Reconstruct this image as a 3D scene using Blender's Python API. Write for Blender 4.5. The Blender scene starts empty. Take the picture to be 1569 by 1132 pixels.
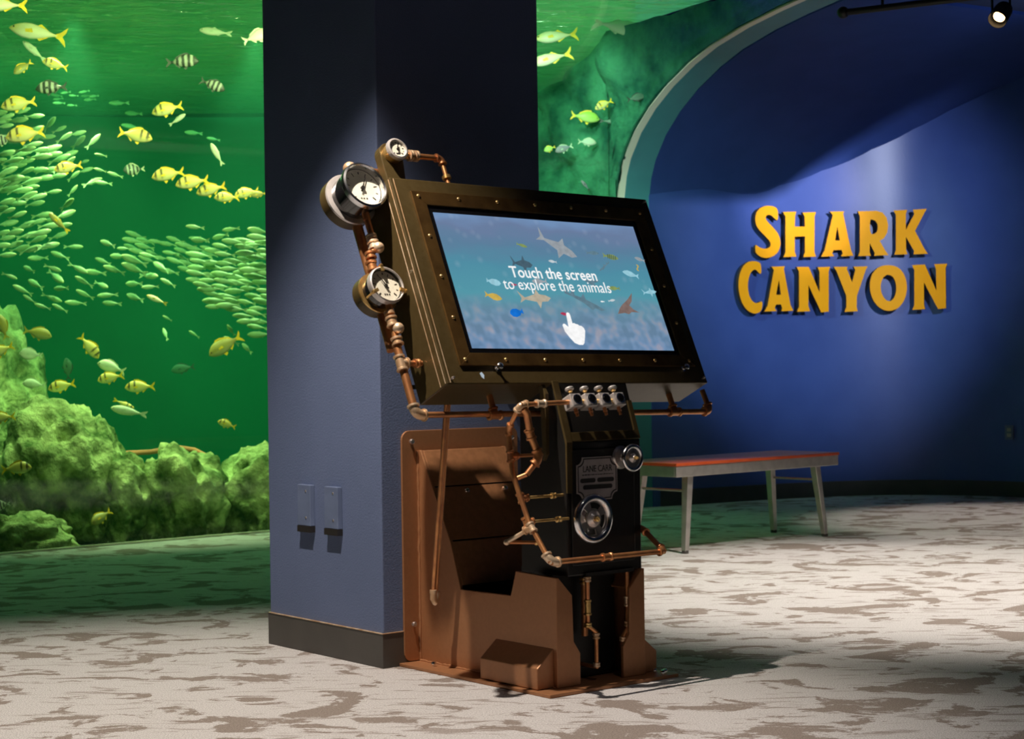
import bpy, bmesh, math, random
from mathutils import Vector, Matrix, noise

# ------------------------------------------------------------ camera, world, lights, exposure
sc = bpy.context.scene
col = sc.collection
sc.view_settings.view_transform = 'Standard'
sc.view_settings.look = 'None'
sc.view_settings.gamma = 1.0
sc.view_settings.exposure = 0.0
try: sc.view_settings.use_curve_mapping = False
except Exception: pass

CAM_H = 0.90
FPX = 2650.0
ROLL = 0.0140
cam_d = bpy.data.cameras.new('camera'); cam = bpy.data.objects.new('camera', cam_d); col.objects.link(cam)
cam_d.sensor_width = 36.0; cam_d.lens = FPX/1569.0*36.0
cam_d.clip_start = .05; cam_d.clip_end = 200
R_ = Vector((math.cos(ROLL), 0, -math.sin(ROLL))); U_ = Vector((math.sin(ROLL), 0, math.cos(ROLL)))
B_ = Vector((0, -1, 0))
m = Matrix.Identity(4)
for i in range(3):
    m[i][0] = R_[i]; m[i][1] = U_[i]; m[i][2] = B_[i]
m[2][3] = CAM_H
cam.matrix_world = m
cam_d.dof.use_dof = True; cam_d.dof.focus_distance = 5.2; cam_d.dof.aperture_fstop = 8.0
sc.camera = cam

world = bpy.data.worlds.new('world'); sc.world = world; world.use_nodes = True
world.node_tree.nodes['Background'].inputs[0].default_value = (0.35, 0.5, 0.8, 1)
world.node_tree.nodes['Background'].inputs[1].default_value = 0.001

def aim(o, target):
    d = Vector(target) - o.location
    o.rotation_euler = d.to_track_quat('-Z', 'Y').to_euler()
def spot(name, loc, target, power, colr, deg, blend, radius=.03):
    l = bpy.data.lights.new(name, 'SPOT'); l.energy = power; l.color = colr
    l.spot_size = math.radians(deg); l.spot_blend = blend; l.shadow_soft_size = radius
    o = bpy.data.objects.new(name, l); col.objects.link(o); o.location = loc; aim(o, target); return o
def area(name, loc, target, power, colr, sx, sy):
    l = bpy.data.lights.new(name, 'AREA'); l.energy = power; l.color = colr
    l.shape = 'RECTANGLE'; l.size = sx; l.size_y = sy
    o = bpy.data.objects.new(name, l); col.objects.link(o); o.location = loc; aim(o, target); return o

# ceiling spots of the gallery and an added arch fill (all hang just under the ceiling, above the picture)
spot('kiosk_spot', (-0.872, 4.412, 2.90), (-0.85, 4.45, 0), 450, (1.0, .87, .74), 79, .60, .022)
spot('floor_spot_right', (1.75, 6.90, 2.90), (1.75, 7.05, 0), 680, (1.0, .89, .78), 74, .6, .05)
spot('floor_spot_near', (0.95, 3.3, 2.90), (0.95, 3.35, 0), 95, (1.0, .90, .84), 76, 1.0, .05)
spot('floor_spot_far', (3.1, 9.6, 2.80), (3.0, 9.75, 0), 200, (1.0, .84, .74), 56, .5, .05)
spot('sign_spot', (3.60, 7.50, 2.86), (2.15, 11.8, 1.72), 600, (.74, .80, 1.0), 38, .9, .008)
spot('sign_spot_narrow', (3.60, 7.50, 2.86), (1.95, 11.75, 2.05), 900, (.92, .82, 1.0), 15, 1.0, .008)
spot('arch_fill', (-.35, 8.2, 2.80), (1.0, 11.2, 1.9), 240, (.66, 1.0, .92), 42, .8, .1)  # added fill, brightens the teal band and the pale acrylic edge
spot('vault_spot', (3.4, 9.2, 2.4), (2.6, 9.9, 2.9), 16, (.45, .6, 1.0), 80, 1.0, .05)
# lamps over the aquarium water, with added fill for the fish
area('tank_lamp_above', (-3.0, 11.0, 4.2), (-3.0, 11.0, 0), 105, (.62, 1.0, .62), 5.0, 4.0)
area('tank_lamp_above_right', (0.6, 10.8, 4.2), (0.6, 10.8, 0), 105, (.75, 1.0, .78), 2.6, 3.2)
area('tank_lamp_left', (-3.6, 11.6, 3.0), (-3.6, 11.6, 0), 45, (.50, 1.0, .50), 2.6, 1.6)
area('tank_lamp_mid', (-0.9, 12.6, 3.0), (-0.9, 12.6, 0), 45, (.45, 1.0, .60), 2.6, 1.6)
spot('tank_fill_a', (-2.2, 8.15, 2.98), (-2.9, 10.2, 1.95), 190, (.90, 1.0, .50), 96, 1.0, .2)  # added front fill from the window side, lights the fish flanks
spot('tank_fill_b', (-.85, 8.95, 2.98), (-1.8, 10.6, 1.95), 190, (.90, 1.0, .50), 96, 1.0, .12)  # second added front fill, nearer the column
spot('tank_spot_rocks', (-2.55, 10.15, 3.02), (-2.5, 10.0, 0), 240, (.95, 1.0, .55), 56, .6, .06)
spot('tank_spot_ridge', (-1.55, 10.7, 3.02), (-1.7, 10.4, 0), 240, (.95, 1.0, .55), 56, .6, .06)
spot('tank_spot_c', (0.1, 10.1, 2.98), (0.4, 12.2, 1.6), 60, (.60, 1.0, .70), 95, .8, .12)

# ------------------------------------------------------------ materials
def _n(nt, t, **kw):
    nd = nt.nodes.new(t)
    for k, v in kw.items(): setattr(nd, k, v)
    return nd
def srgb(r, g, b):
    f = lambda c: (c/255/12.92) if c/255 <= .04045 else ((c/255+.055)/1.055)**2.4
    return (f(r), f(g), f(b), 1)
def mk(name, c, rough=.5, metal=0.0, c2=None, nscale=30, bump=0.0, bscale=None, spec=.5, coat=0.0, lo=.4, hi=.6, detail=4):
    mt = bpy.data.materials.new(name); mt.use_nodes = True; nt = mt.node_tree
    b = nt.nodes['Principled BSDF']
    c = tuple(c[:3])+(1,)
    b.inputs['Base Color'].default_value = c
    b.inputs['Roughness'].default_value = rough; b.inputs['Metallic'].default_value = metal
    b.inputs['Specular IOR Level'].default_value = spec
    b.inputs['Coat Weight'].default_value = coat
    tc = _n(nt, 'ShaderNodeTexCoord')
    if c2 is None:
        c2 = tuple(min(1, q*1.18) for q in c[:3])+(1,)
    nz = _n(nt, 'ShaderNodeTexNoise'); nz.inputs['Scale'].default_value = nscale; nz.inputs['Detail'].default_value = detail
    nt.links.new(tc.outputs['Object'], nz.inputs['Vector'])
    rp = _n(nt, 'ShaderNodeValToRGB'); rp.color_ramp.elements[0].position = lo; rp.color_ramp.elements[1].position = hi
    rp.color_ramp.elements[0].color = c; rp.color_ramp.elements[1].color = tuple(c2[:3])+(1,)
    nt.links.new(nz.outputs['Fac'], rp.inputs['Fac']); nt.links.new(rp.outputs['Color'], b.inputs['Base Color'])
    if bump > 0:
        n2 = _n(nt, 'ShaderNodeTexNoise'); n2.inputs['Scale'].default_value = bscale or nscale*3; n2.inputs['Detail'].default_value = 5
        nt.links.new(tc.outputs['Object'], n2.inputs['Vector'])
        bp = _n(nt, 'ShaderNodeBump'); bp.inputs['Strength'].default_value = bump; bp.inputs['Distance'].default_value = .01
        nt.links.new(n2.outputs['Fac'], bp.inputs['Height']); nt.links.new(bp.outputs['Normal'], b.inputs['Normal'])
    return mt
M = {}
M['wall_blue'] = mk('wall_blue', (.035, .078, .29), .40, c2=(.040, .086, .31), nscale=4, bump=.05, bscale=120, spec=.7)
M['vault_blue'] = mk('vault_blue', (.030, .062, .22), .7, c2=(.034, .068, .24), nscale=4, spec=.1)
M['column_blue'] = mk('column_blue', (.105, .140, .250), .6, c2=(.111, .147, .262), nscale=5, bump=.15, bscale=180, spec=.3)
M['base_rubber'] = mk('base_rubber', (.056, .051, .046), .45, c2=(.064, .058, .052), nscale=10)
M['ceiling'] = mk('ceiling_paint', (.02, .035, .09), .8, nscale=6)
M['dark_wall'] = mk('dark_wall', (.02, .03, .06), .8, nscale=6)
M['teal'] = mk('teal_band', (.07, .27, .29), .5, c2=(.075, .29, .31), nscale=6, bump=.1, bscale=60)
M['acrylic_edge'] = mk('acrylic_edge', (.90, .88, .66), .35, c2=(.92, .90, .70), nscale=8)
M['olive'] = mk('olive_bronze_paint', (.068, .046, .015), .42, .25, c2=(.076, .053, .019), nscale=60, bump=.05, bscale=400)
M['black_metal'] = mk('black_machine_paint', (.012, .011, .010), .38, .2, nscale=40, bump=.04, bscale=300)
M['pedestal'] = mk('copper_powder_coat', (.36, .165, .075), .42, .40, c2=(.38, .175, .08), nscale=80, bump=.06, bscale=500)
M['pedestal_dark'] = mk('bronze_cover_paint', (.34, .155, .07), .40, .40, nscale=50, bump=.05, bscale=400)
M['copper'] = mk('aged_copper', (.72, .33, .13), .38, .80, c2=(.50, .20, .09), nscale=25, lo=.35, hi=.7)
M['brass'] = mk('brass', (.82, .56, .22), .30, .85, c2=(.62, .38, .13), nscale=35)
M['brass_frame'] = mk('tarnished_brass', (.30, .17, .055), .38, .9, c2=(.16, .085, .03), nscale=14, lo=.35, hi=.7)
M['solder'] = mk('pale_solder_fitting', (.78, .60, .42), .40, .6, c2=(.58, .36, .20), nscale=20)
M['chrome'] = mk('polished_chrome', (.86, .86, .88), .20, 1.0, nscale=5, c2=(.8, .8, .82))
M['steel'] = mk('satin_steel', (.66, .63, .58), .42, .85, c2=(.58, .55, .51), nscale=18)
M['nickel'] = mk('dull_nickel', (.55, .50, .48), .30, .9, nscale=20)
M['white_metal'] = mk('white_cast_metal', (.62, .58, .56), .35, .6, nscale=30)
M['dial'] = mk('dial_white', (.80, .76, .68), .5, nscale=20)
M['ink'] = mk('black_ink', (.015, .013, .012), .5)
M['plate_grey'] = mk('name_plate_grey', (.50, .45, .45), .4, .4, c2=(.44, .39, .39), nscale=30)
M['plate_dark'] = mk('name_plate_dark', (.02, .018, .018), .5)
M['yellow'] = mk('sign_yellow', (.95, .39, .003), .6, c2=(.97, .41, .004), nscale=6, spec=.2)
M['sign_side_shade'] = mk('sign_edge_shade', (.05, .03, .01), .6)  # dark brown stands in for shade on the letters' unlit sides
M['bench_seat'] = mk('orange_red_laminate', (.60, .09, .02), .35, c2=(.64, .11, .03), nscale=20)
M['outlet'] = mk('outlet_grey_blue', (.115, .15, .25), .4, nscale=10)
M['fixture'] = mk('black_fixture', (.01, .01, .01), .5)
M['sticker'] = mk('pale_blue_sticker', (.45, .60, .80), .5)
M['screen_black'] = mk('screen_black_border', (.004, .004, .005), .15, nscale=5)

def emis(name, c, s=1.0):
    mt = bpy.data.materials.new(name); mt.use_nodes = True; nt = mt.node_tree
    b = nt.nodes['Principled BSDF']; b.inputs['Base Color'].default_value = (0, 0, 0, 1); b.inputs['Roughness'].default_value = .3
    tc = _n(nt, 'ShaderNodeTexCoord'); nz = _n(nt, 'ShaderNodeTexNoise'); nz.inputs['Scale'].default_value = 60
    nt.links.new(tc.outputs['Object'], nz.inputs['Vector'])
    rp = _n(nt, 'ShaderNodeValToRGB')
    rp.color_ramp.elements[0].position = .3; rp.color_ramp.elements[1].position = .7
    rp.color_ramp.elements[0].color = tuple(q*.85 for q in c[:3])+(1,); rp.color_ramp.elements[1].color = tuple(min(1, q*1.1) for q in c[:3])+(1,)
    nt.links.new(nz.outputs['Fac'], rp.inputs['Fac']); nt.links.new(rp.outputs['Color'], b.inputs['Emission Color'])
    b.inputs['Emission Strength'].default_value = s
    return mt

def glass_mat(name, tint=(1, 1, 1, 1), gloss=.05):
    mt = bpy.data.materials.new(name); mt.use_nodes = True; nt = mt.node_tree
    for nd in list(nt.nodes): nt.nodes.remove(nd)
    out = _n(nt, 'ShaderNodeOutputMaterial'); tr = _n(nt, 'ShaderNodeBsdfTransparent'); gl = _n(nt, 'ShaderNodeBsdfGlossy')
    tr.inputs[0].default_value = tint; gl.inputs['Roughness'].default_value = .03
    lw = _n(nt, 'ShaderNodeLayerWeight'); lw.inputs[0].default_value = .5
    pw = _n(nt, 'ShaderNodeMath', operation='POWER'); pw.inputs[1].default_value = 5; nt.links.new(lw.outputs['Facing'], pw.inputs[0])
    fr = _n(nt, 'ShaderNodeMath', operation='MULTIPLY_ADD'); fr.inputs[1].default_value = .35; fr.inputs[2].default_value = .015; nt.links.new(pw.outputs[0], fr.inputs[0])
    mx = _n(nt, 'ShaderNodeMixShader'); nt.links.new(fr.outputs[0], mx.inputs[0])
    nt.links.new(tr.outputs[0], mx.inputs[1]); nt.links.new(gl.outputs[0], mx.inputs[2]); nt.links.new(mx.outputs[0], out.inputs[0])
    return mt
M['acrylic'] = glass_mat('clear_acrylic', (.97, 1, .98, 1))
M['gauge_glass'] = glass_mat('gauge_glass', (.98, .98, .96, 1))

def carpet_mat():
    mt = bpy.data.materials.new('patterned_carpet'); mt.use_nodes = True; nt = mt.node_tree
    b = nt.nodes['Principled BSDF']; b.inputs['Roughness'].default_value = .95; b.inputs['Specular IOR Level'].default_value = .1
    L = nt.links.new
    tc = _n(nt, 'ShaderNodeTexCoord')
    mp = _n(nt, 'ShaderNodeMapping'); mp.inputs['Rotation'].default_value = (0, 0, .25); mp.inputs['Scale'].default_value = (1.0, 1.25, 1)
    L(tc.outputs['Object'], mp.inputs[0])
    n1 = _n(nt, 'ShaderNodeTexNoise'); n1.inputs['Scale'].default_value = 4.3; n1.inputs['Detail'].default_value = 6.0; n1.inputs['Distortion'].default_value = .9; n1.inputs['Roughness'].default_value = .55
    L(mp.outputs[0], n1.inputs['Vector'])
    mp2 = _n(nt, 'ShaderNodeMapping'); mp2.inputs['Rotation'].default_value = (0, 0, .12); mp2.inputs['Scale'].default_value = (9, 42, 1)
    L(tc.outputs['Object'], mp2.inputs[0])
    n2 = _n(nt, 'ShaderNodeTexNoise'); n2.inputs['Scale'].default_value = 1.0; n2.inputs['Detail'].default_value = 3
    L(mp2.outputs[0], n2.inputs['Vector'])
    md = _n(nt, 'ShaderNodeMath', operation='MULTIPLY_ADD'); md.inputs[1].default_value = .16
    L(n2.outputs['Fac'], md.inputs[0]); L(n1.outputs['Fac'], md.inputs[2])
    rp = _n(nt, 'ShaderNodeValToRGB')
    e = rp.color_ramp.elements
    e[0].position = .668; e[0].color = (0, 0, 0, 1); e[1].position = .700; e[1].color = (1, 1, 1, 1)
    n5 = _n(nt, 'ShaderNodeTexNoise'); n5.inputs['Scale'].default_value = 95; n5.inputs['Detail'].default_value = 3; L(tc.outputs['Object'], n5.inputs['Vector'])
    m5 = _n(nt, 'ShaderNodeMath', operation='MULTIPLY_ADD'); m5.inputs[1].default_value = .10; L(n5.outputs['Fac'], m5.inputs[0]); L(md.outputs[0], m5.inputs[2])
    L(m5.outputs[0], rp.inputs[0])
    # thin dark wisps
    mp3 = _n(nt, 'ShaderNodeMapping'); mp3.inputs['Rotation'].default_value = (0, 0, -.3); mp3.inputs['Scale'].default_value = (4, 17, 1)
    L(tc.outputs['Object'], mp3.inputs[0])
    n3 = _n(nt, 'ShaderNodeTexNoise'); n3.inputs['Scale'].default_value = 1.3; n3.inputs['Detail'].default_value = 5; n3.inputs['Distortion'].default_value = 1.2
    L(mp3.outputs[0], n3.inputs['Vector'])
    r3 = _n(nt, 'ShaderNodeValToRGB'); r3.color_ramp.elements[0].position = .575; r3.color_ramp.elements[0].color = (0, 0, 0, 1); r3.color_ramp.elements[1].position = .66; r3.color_ramp.elements[1].color = (.75, .75, .75, 1)
    L(n3.outputs['Fac'], r3.inputs[0])
    mxx = _n(nt, 'ShaderNodeMath', operation='MAXIMUM'); L(rp.outputs[0], mxx.inputs[0]); L(r3.outputs[0], mxx.inputs[1])
    # fibres
    n4 = _n(nt, 'ShaderNodeTexNoise'); n4.inputs['Scale'].default_value = 260; n4.inputs['Detail'].default_value = 2
    L(tc.outputs['Object'], n4.inputs['Vector'])
    r4 = _n(nt, 'ShaderNodeMapRange'); r4.inputs[1].default_value = .3; r4.inputs[2].default_value = .7; r4.inputs[3].default_value = .60; r4.inputs[4].default_value = 1.32
    L(n4.outputs['Fac'], r4.inputs[0])
    mix = _n(nt, 'ShaderNodeMixRGB'); mix.inputs[1].default_value = (.475, .462, .465, 1); mix.inputs[2].default_value = (.235, .20, .18, 1)
    L(mxx.outputs[0], mix.inputs[0])
    mu = _n(nt, 'ShaderNodeMixRGB', blend_type='MULTIPLY'); mu.inputs[0].default_value = 1
    L(mix.outputs[0], mu.inputs[1]); L(r4.outputs[0], mu.inputs[2]); L(mu.outputs[0], b.inputs['Base Color'])
    bp = _n(nt, 'ShaderNodeBump'); bp.inputs['Strength'].default_value = .5; bp.inputs['Distance'].default_value = .004
    L(n4.outputs['Fac'], bp.inputs['Height']); L(bp.outputs[0], b.inputs['Normal'])
    return mt
M['carpet'] = carpet_mat()

def rock_mat(name, ca, cb, scale=5):
    mt = bpy.data.materials.new(name); mt.use_nodes = True; nt = mt.node_tree; L = nt.links.new
    b = nt.nodes['Principled BSDF']; b.inputs['Roughness'].default_value = .9; b.inputs['Specular IOR Level'].default_value = .2
    tc = _n(nt, 'ShaderNodeTexCoord')
    n1 = _n(nt, 'ShaderNodeTexNoise'); n1.inputs['Scale'].default_value = scale; n1.inputs['Detail'].default_value = 8; n1.inputs['Roughness'].default_value = .65
    L(tc.outputs['Object'], n1.inputs['Vector'])
    rp = _n(nt, 'ShaderNodeValToRGB'); rp.color_ramp.elements[0].position = .38; rp.color_ramp.elements[1].position = .62
    rp.color_ramp.elements[0].color = ca; rp.color_ramp.elements[1].color = cb
    L(n1.outputs['Fac'], rp.inputs[0]); L(rp.outputs[0], b.inputs['Base Color'])
    v = _n(nt, 'ShaderNodeTexNoise'); v.inputs['Scale'].default_value = scale*5; v.inputs['Detail'].default_value = 6
    L(tc.outputs['Object'], v.inputs['Vector'])
    bp = _n(nt, 'ShaderNodeBump'); bp.inputs['Strength'].default_value = .9; bp.inputs['Distance'].default_value = .03
    L(v.outputs['Fac'], bp.inputs['Height']); L(bp.outputs[0], b.inputs['Normal'])
    return mt
M['rock'] = rock_mat('tank_rock', (.07, .13, .03, 1), (.56, .66, .28, 1))
M['cliff'] = rock_mat('tank_cliff', (.008, .085, .05, 1), (.06, .27, .14, 1), 2.5)
M['sand'] = rock_mat('tank_gravel', (.06, .09, .02, 1), (.14, .16, .04, 1), 9)
M['backdrop'] = mk('tank_back_paint', (.003, .125, .062), .8, c2=(.004, .155, .078), nscale=1.2, bump=.2, bscale=6, spec=.1)

def water_mat():
    mt = bpy.data.materials.new('rippled_water_surface'); mt.use_nodes = True; nt = mt.node_tree; L = nt.links.new
    for nd in list(nt.nodes): nt.nodes.remove(nd)
    out = _n(nt, 'ShaderNodeOutputMaterial'); df = _n(nt, 'ShaderNodeBsdfTranslucent'); gl = _n(nt, 'ShaderNodeBsdfGlossy')
    df.inputs[0].default_value = (.40, .88, .50, 1); gl.inputs[0].default_value = (.75, .95, .7, 1); gl.inputs['Roughness'].default_value = .08
    tc = _n(nt, 'ShaderNodeTexCoord'); mp = _n(nt, 'ShaderNodeMapping'); mp.inputs['Scale'].default_value = (1.6, 4.2, 1); mp.inputs['Rotation'].default_value = (0, 0, .35)
    L(tc.outputs['Object'], mp.inputs[0])
    n1 = _n(nt, 'ShaderNodeTexNoise'); n1.inputs['Scale'].default_value = 2.4; n1.inputs['Detail'].default_value = 4; n1.inputs['Distortion'].default_value = .6
    L(mp.outputs[0], n1.inputs['Vector'])
    bp = _n(nt, 'ShaderNodeBump'); bp.inputs['Strength'].default_value = 1; bp.inputs['Distance'].default_value = .32
    L(n1.outputs['Fac'], bp.inputs['Height']); L(bp.outputs[0], df.inputs['Normal']); L(bp.outputs[0], gl.inputs['Normal'])
    mx = _n(nt, 'ShaderNodeMixShader'); mx.inputs[0].default_value = .62
    L(df.outputs[0], mx.inputs[1]); L(gl.outputs[0], mx.inputs[2]); L(mx.outputs[0], out.inputs[0])
    return mt
M['water'] = water_mat()

def ramp_x_mat(name, stops, rough=.45, spec=.5, belly=None, emit=0):
    """fish skin: colours along the body (object X from nose to tail), paler belly"""
    mt = bpy.data.materials.new(name); mt.use_nodes = True; nt = mt.node_tree; L = nt.links.new
    b = nt.nodes['Principled BSDF']; b.inputs['Roughness'].default_value = rough; b.inputs['Specular IOR Level'].default_value = spec
    tc = _n(nt, 'ShaderNodeTexCoord'); sx = _n(nt, 'ShaderNodeSeparateXYZ'); L(tc.outputs['Object'], sx.inputs[0])
    nz = _n(nt, 'ShaderNodeTexNoise'); nz.inputs['Scale'].default_value = 9; L(tc.outputs['Object'], nz.inputs['Vector'])
    ma = _n(nt, 'ShaderNodeMath', operation='MULTIPLY_ADD'); ma.inputs[1].default_value = .05; L(nz.outputs['Fac'], ma.inputs[0]); L(sx.outputs[0], ma.inputs[2])
    ad = _n(nt, 'ShaderNodeMath', operation='ADD'); ad.inputs[1].default_value = .475; L(ma.outputs[0], ad.inputs[0])
    rp = _n(nt, 'ShaderNodeValToRGB'); cr = rp.color_ramp; cr.interpolation = 'LINEAR'
    while len(cr.elements) < len(stops): cr.elements.new(.5)
    for e, (p, c) in zip(cr.elements, stops): e.position = p
    for e, (p, c) in zip(cr.elements, stops): e.color = tuple(c)+(1,)
    L(ad.outputs[0], rp.inputs[0])
    if belly:
        mr = _n(nt, 'ShaderNodeMapRange'); mr.inputs[1].default_value = .02; mr.inputs[2].default_value = -.12; L(sx.outputs[2], mr.inputs[0])
        mx = _n(nt, 'ShaderNodeMixRGB'); mx.inputs[2].default_value = tuple(belly)+(1,); L(mr.outputs[0], mx.inputs[0]); L(rp.outputs[0], mx.inputs[1])
        L(mx.outputs[0], b.inputs['Base Color'])
    else: L(rp.outputs[0], b.inputs['Base Color'])
    return mt

# ------------------------------------------------------------ helpers
def finish(name, bm, mat, parent=None, smooth=False, bevel=0, angle=35):
    bmesh.ops.recalc_face_normals(bm, faces=bm.faces[:])
    me = bpy.data.meshes.new(name); bm.to_mesh(me); bm.free()
    mats = mat if isinstance(mat, (list, tuple)) else [mat]
    for q in mats: me.materials.append(q)
    o = bpy.data.objects.new(name, me); col.objects.link(o)
    if parent is not None: o.parent = parent
    if smooth:
        for p in me.polygons: p.use_smooth = True
        try: me.set_sharp_from_angle(angle=math.radians(angle))
        except Exception: pass
    if bevel > 0:
        md = o.modifiers.new('bevel', 'BEVEL'); md.width = bevel; md.segments = 2; md.limit_method = 'ANGLE'; md.angle_limit = math.radians(40)
    return o
def tag(o, label=None, cat=None, group=None, kind=None):
    if label: o['label'] = label
    if cat: o['category'] = cat
    if group: o['group'] = group
    if kind: o['kind'] = kind
    return o
def struct(o): o['kind'] = 'structure'; return o
def empty(name, loc=(0, 0, 0), rz=0):
    o = bpy.data.objects.new(name, None); col.objects.link(o); o.location = loc; o.rotation_euler = (0, 0, rz); o.empty_display_size = .1; return o
V = Vector
def hexa(bm, p):   # 8 corners: 4 bottom ccw, 4 top ccw
    v = [bm.verts.new(q) for q in p]
    for f in ((0, 3, 2, 1), (4, 5, 6, 7), (0, 1, 5, 4), (1, 2, 6, 5), (2, 3, 7, 6), (3, 0, 4, 7)): bm.faces.new([v[i] for i in f])
def box(bm, a, b, fn=lambda x, y, z: V((x, y, z))):
    (x0, y0, z0), (x1, y1, z1) = a, b
    hexa(bm, [fn(x0, y0, z0), fn(x1, y0, z0), fn(x1, y1, z0), fn(x0, y1, z0), fn(x0, y0, z1), fn(x1, y0, z1), fn(x1, y1, z1), fn(x0, y1, z1)])
def prism(bm, pts, ext):
    ext = V(ext); a = [bm.verts.new(V(p)) for p in pts]; b = [bm.verts.new(V(p)+ext) for p in pts]; n = len(pts)
    bm.faces.new(a); bm.faces.new(b[::-1])
    for i in range(n): bm.faces.new((a[i], b[i], b[(i+1) % n], a[(i+1) % n]))
def frame_of(ax):
    ax = V(ax).normalized(); t = V((0, 0, 1)) if abs(ax.z) < .9 else V((1, 0, 0)); x = t.cross(ax).normalized(); return x, ax.cross(x), ax
def lathe(bm, c, ax, prof, seg=24):
    """prof: (radius, height along ax)"""
    x, y, a = frame_of(ax); c = V(c); rings = []
    for r, h in prof:
        if r < 1e-6: rings.append([bm.verts.new(c+a*h)])
        else: rings.append([bm.verts.new(c+a*h+x*(r*math.cos(2*math.pi*i/seg))+y*(r*math.sin(2*math.pi*i/seg))) for i in range(seg)])
    for A, B in zip(rings, rings[1:]):
        for i in range(seg):
            j = (i+1) % seg
            if len(A) == 1 and len(B) == 1: continue
            if len(A) == 1: bm.faces.new((A[0], B[i], B[j]))
            elif len(B) == 1: bm.faces.new((A[i], A[j], B[0]))
            else: bm.faces.new((A[i], A[j], B[j], B[i]))
    if len(prof) >= 6 and abs(prof[0][0]-prof[-1][0]) < 1e-9 and prof[0][0] > 1e-6:      # a closed ring
        A, B = rings[-1], rings[0]
        for i in range(seg): bm.faces.new((A[i], A[(i+1) % seg], B[(i+1) % seg], B[i]))
        return
    for R, fl in ((rings[0], 0), (rings[-1], 1)):
        if len(R) > 1: bm.faces.new(R)
def cyl(bm, p0, p1, r, r1=None, seg=16):
    p0, p1 = V(p0), V(p1); lathe(bm, p0, p1-p0, [(r, 0), (r if r1 is None else r1, (p1-p0).length)], seg)
def torus(bm, c, ax, R, r, seg=40, s2=12):
    x, y, a = frame_of(ax); c = V(c); g = []
    for i in range(seg):
        t = 2*math.pi*i/seg; d = x*math.cos(t)+y*math.sin(t)
        g.append([bm.verts.new(c+d*(R+r*math.cos(2*math.pi*j/s2))+a*(r*math.sin(2*math.pi*j/s2))) for j in range(s2)])
    for i in range(seg):
        for j in range(s2):
            bm.faces.new((g[i][j], g[(i+1) % seg][j], g[(i+1) % seg][(j+1) % s2], g[i][(j+1) % s2]))
def ball(bm, c, r, seg=14): 
    lathe(bm, c, (0, 0, 1), [(r*math.sin(math.pi*i/8), -r*math.cos(math.pi*i/8)) for i in range(9)], seg)
def tube(bm, pts, r, seg=12):
    pts = [V(p) for p in pts]; n = len(pts); rings = []
    up = None
    for i, p in enumerate(pts):
        if i == 0: d = pts[1]-p
        elif i == n-1: d = p-pts[-2]
        else: d = (pts[i+1]-p).normalized()+(p-pts[i-1]).normalized()
        d.normalize()
        if up is None: up = frame_of(d)[0]
        x = (up-d*up.dot(d)).normalized(); y = d.cross(x); up = x
        rr = r[i] if isinstance(r, (list, tuple)) else r
        rings.append([bm.verts.new(p+x*(rr*math.cos(2*math.pi*k/seg))+y*(rr*math.sin(2*math.pi*k/seg))) for k in range(seg)])
    for A, B in zip(rings, rings[1:]):
        for k in range(seg): bm.faces.new((A[k], A[(k+1) % seg], B[(k+1) % seg], B[k]))
    bm.faces.new(rings[0]); bm.faces.new(rings[-1][::-1])
def elbow_pts(a, c, b, rad=.02, n=6):
    """rounded corner at c between a and b"""
    a, c, b = V(a), V(c), V(b); p = c+(a-c).normalized()*rad; q = c+(b-c).normalized()*rad
    return [(p.lerp(c, t)).lerp(c.lerp(q, t), t) for t in [i/n for i in range(n+1)]]
def NB(): return bmesh.new()

# ------------------------------------------------------------ the room shell
PATH = [(-5.6, 6.35), (-4.6, 7.10), (-3.6, 7.90), (-2.6, 8.737), (-2.05, 9.216), (-1.384, 9.784), (-.70, 10.27), (0.0, 10.68), (.45, 10.92), (.695, 11.055)]
def cr(P, sub=4):
    out = []
    for i in range(len(P)-1):
        p0 = P[max(i-1, 0)]; p1 = P[i]; p2 = P[i+1]; p3 = P[min(i+2, len(P)-1)]
        for s in range(sub):
            t = s/sub
            out.append(tuple(.5*((2*p1[k])+(-p0[k]+p2[k])*t+(2*p0[k]-5*p1[k]+4*p2[k]-p3[k])*t*t+(-p0[k]+3*p1[k]-3*p2[k]+p3[k])*t**3) for k in (0, 1)))
    out.append(P[-1]); return out
PATHS = cr(PATH, 3)
DIRN = (.857, .515)
def along(s): return (.90+DIRN[0]*s, 11.175+DIRN[1]*s)
PROF = [(0, -.06), (0, .5), (0, 1.0), (0, 1.5), (0, 1.85), (.005, 2.0), (.03, 2.12), (.08, 2.23), (.2, 2.38), (.36, 2.51), (.55, 2.62), (.78, 2.72), (1.0, 2.79), (1.3, 2.85), (1.6, 2.89), (2.0, 2.93)]
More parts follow.
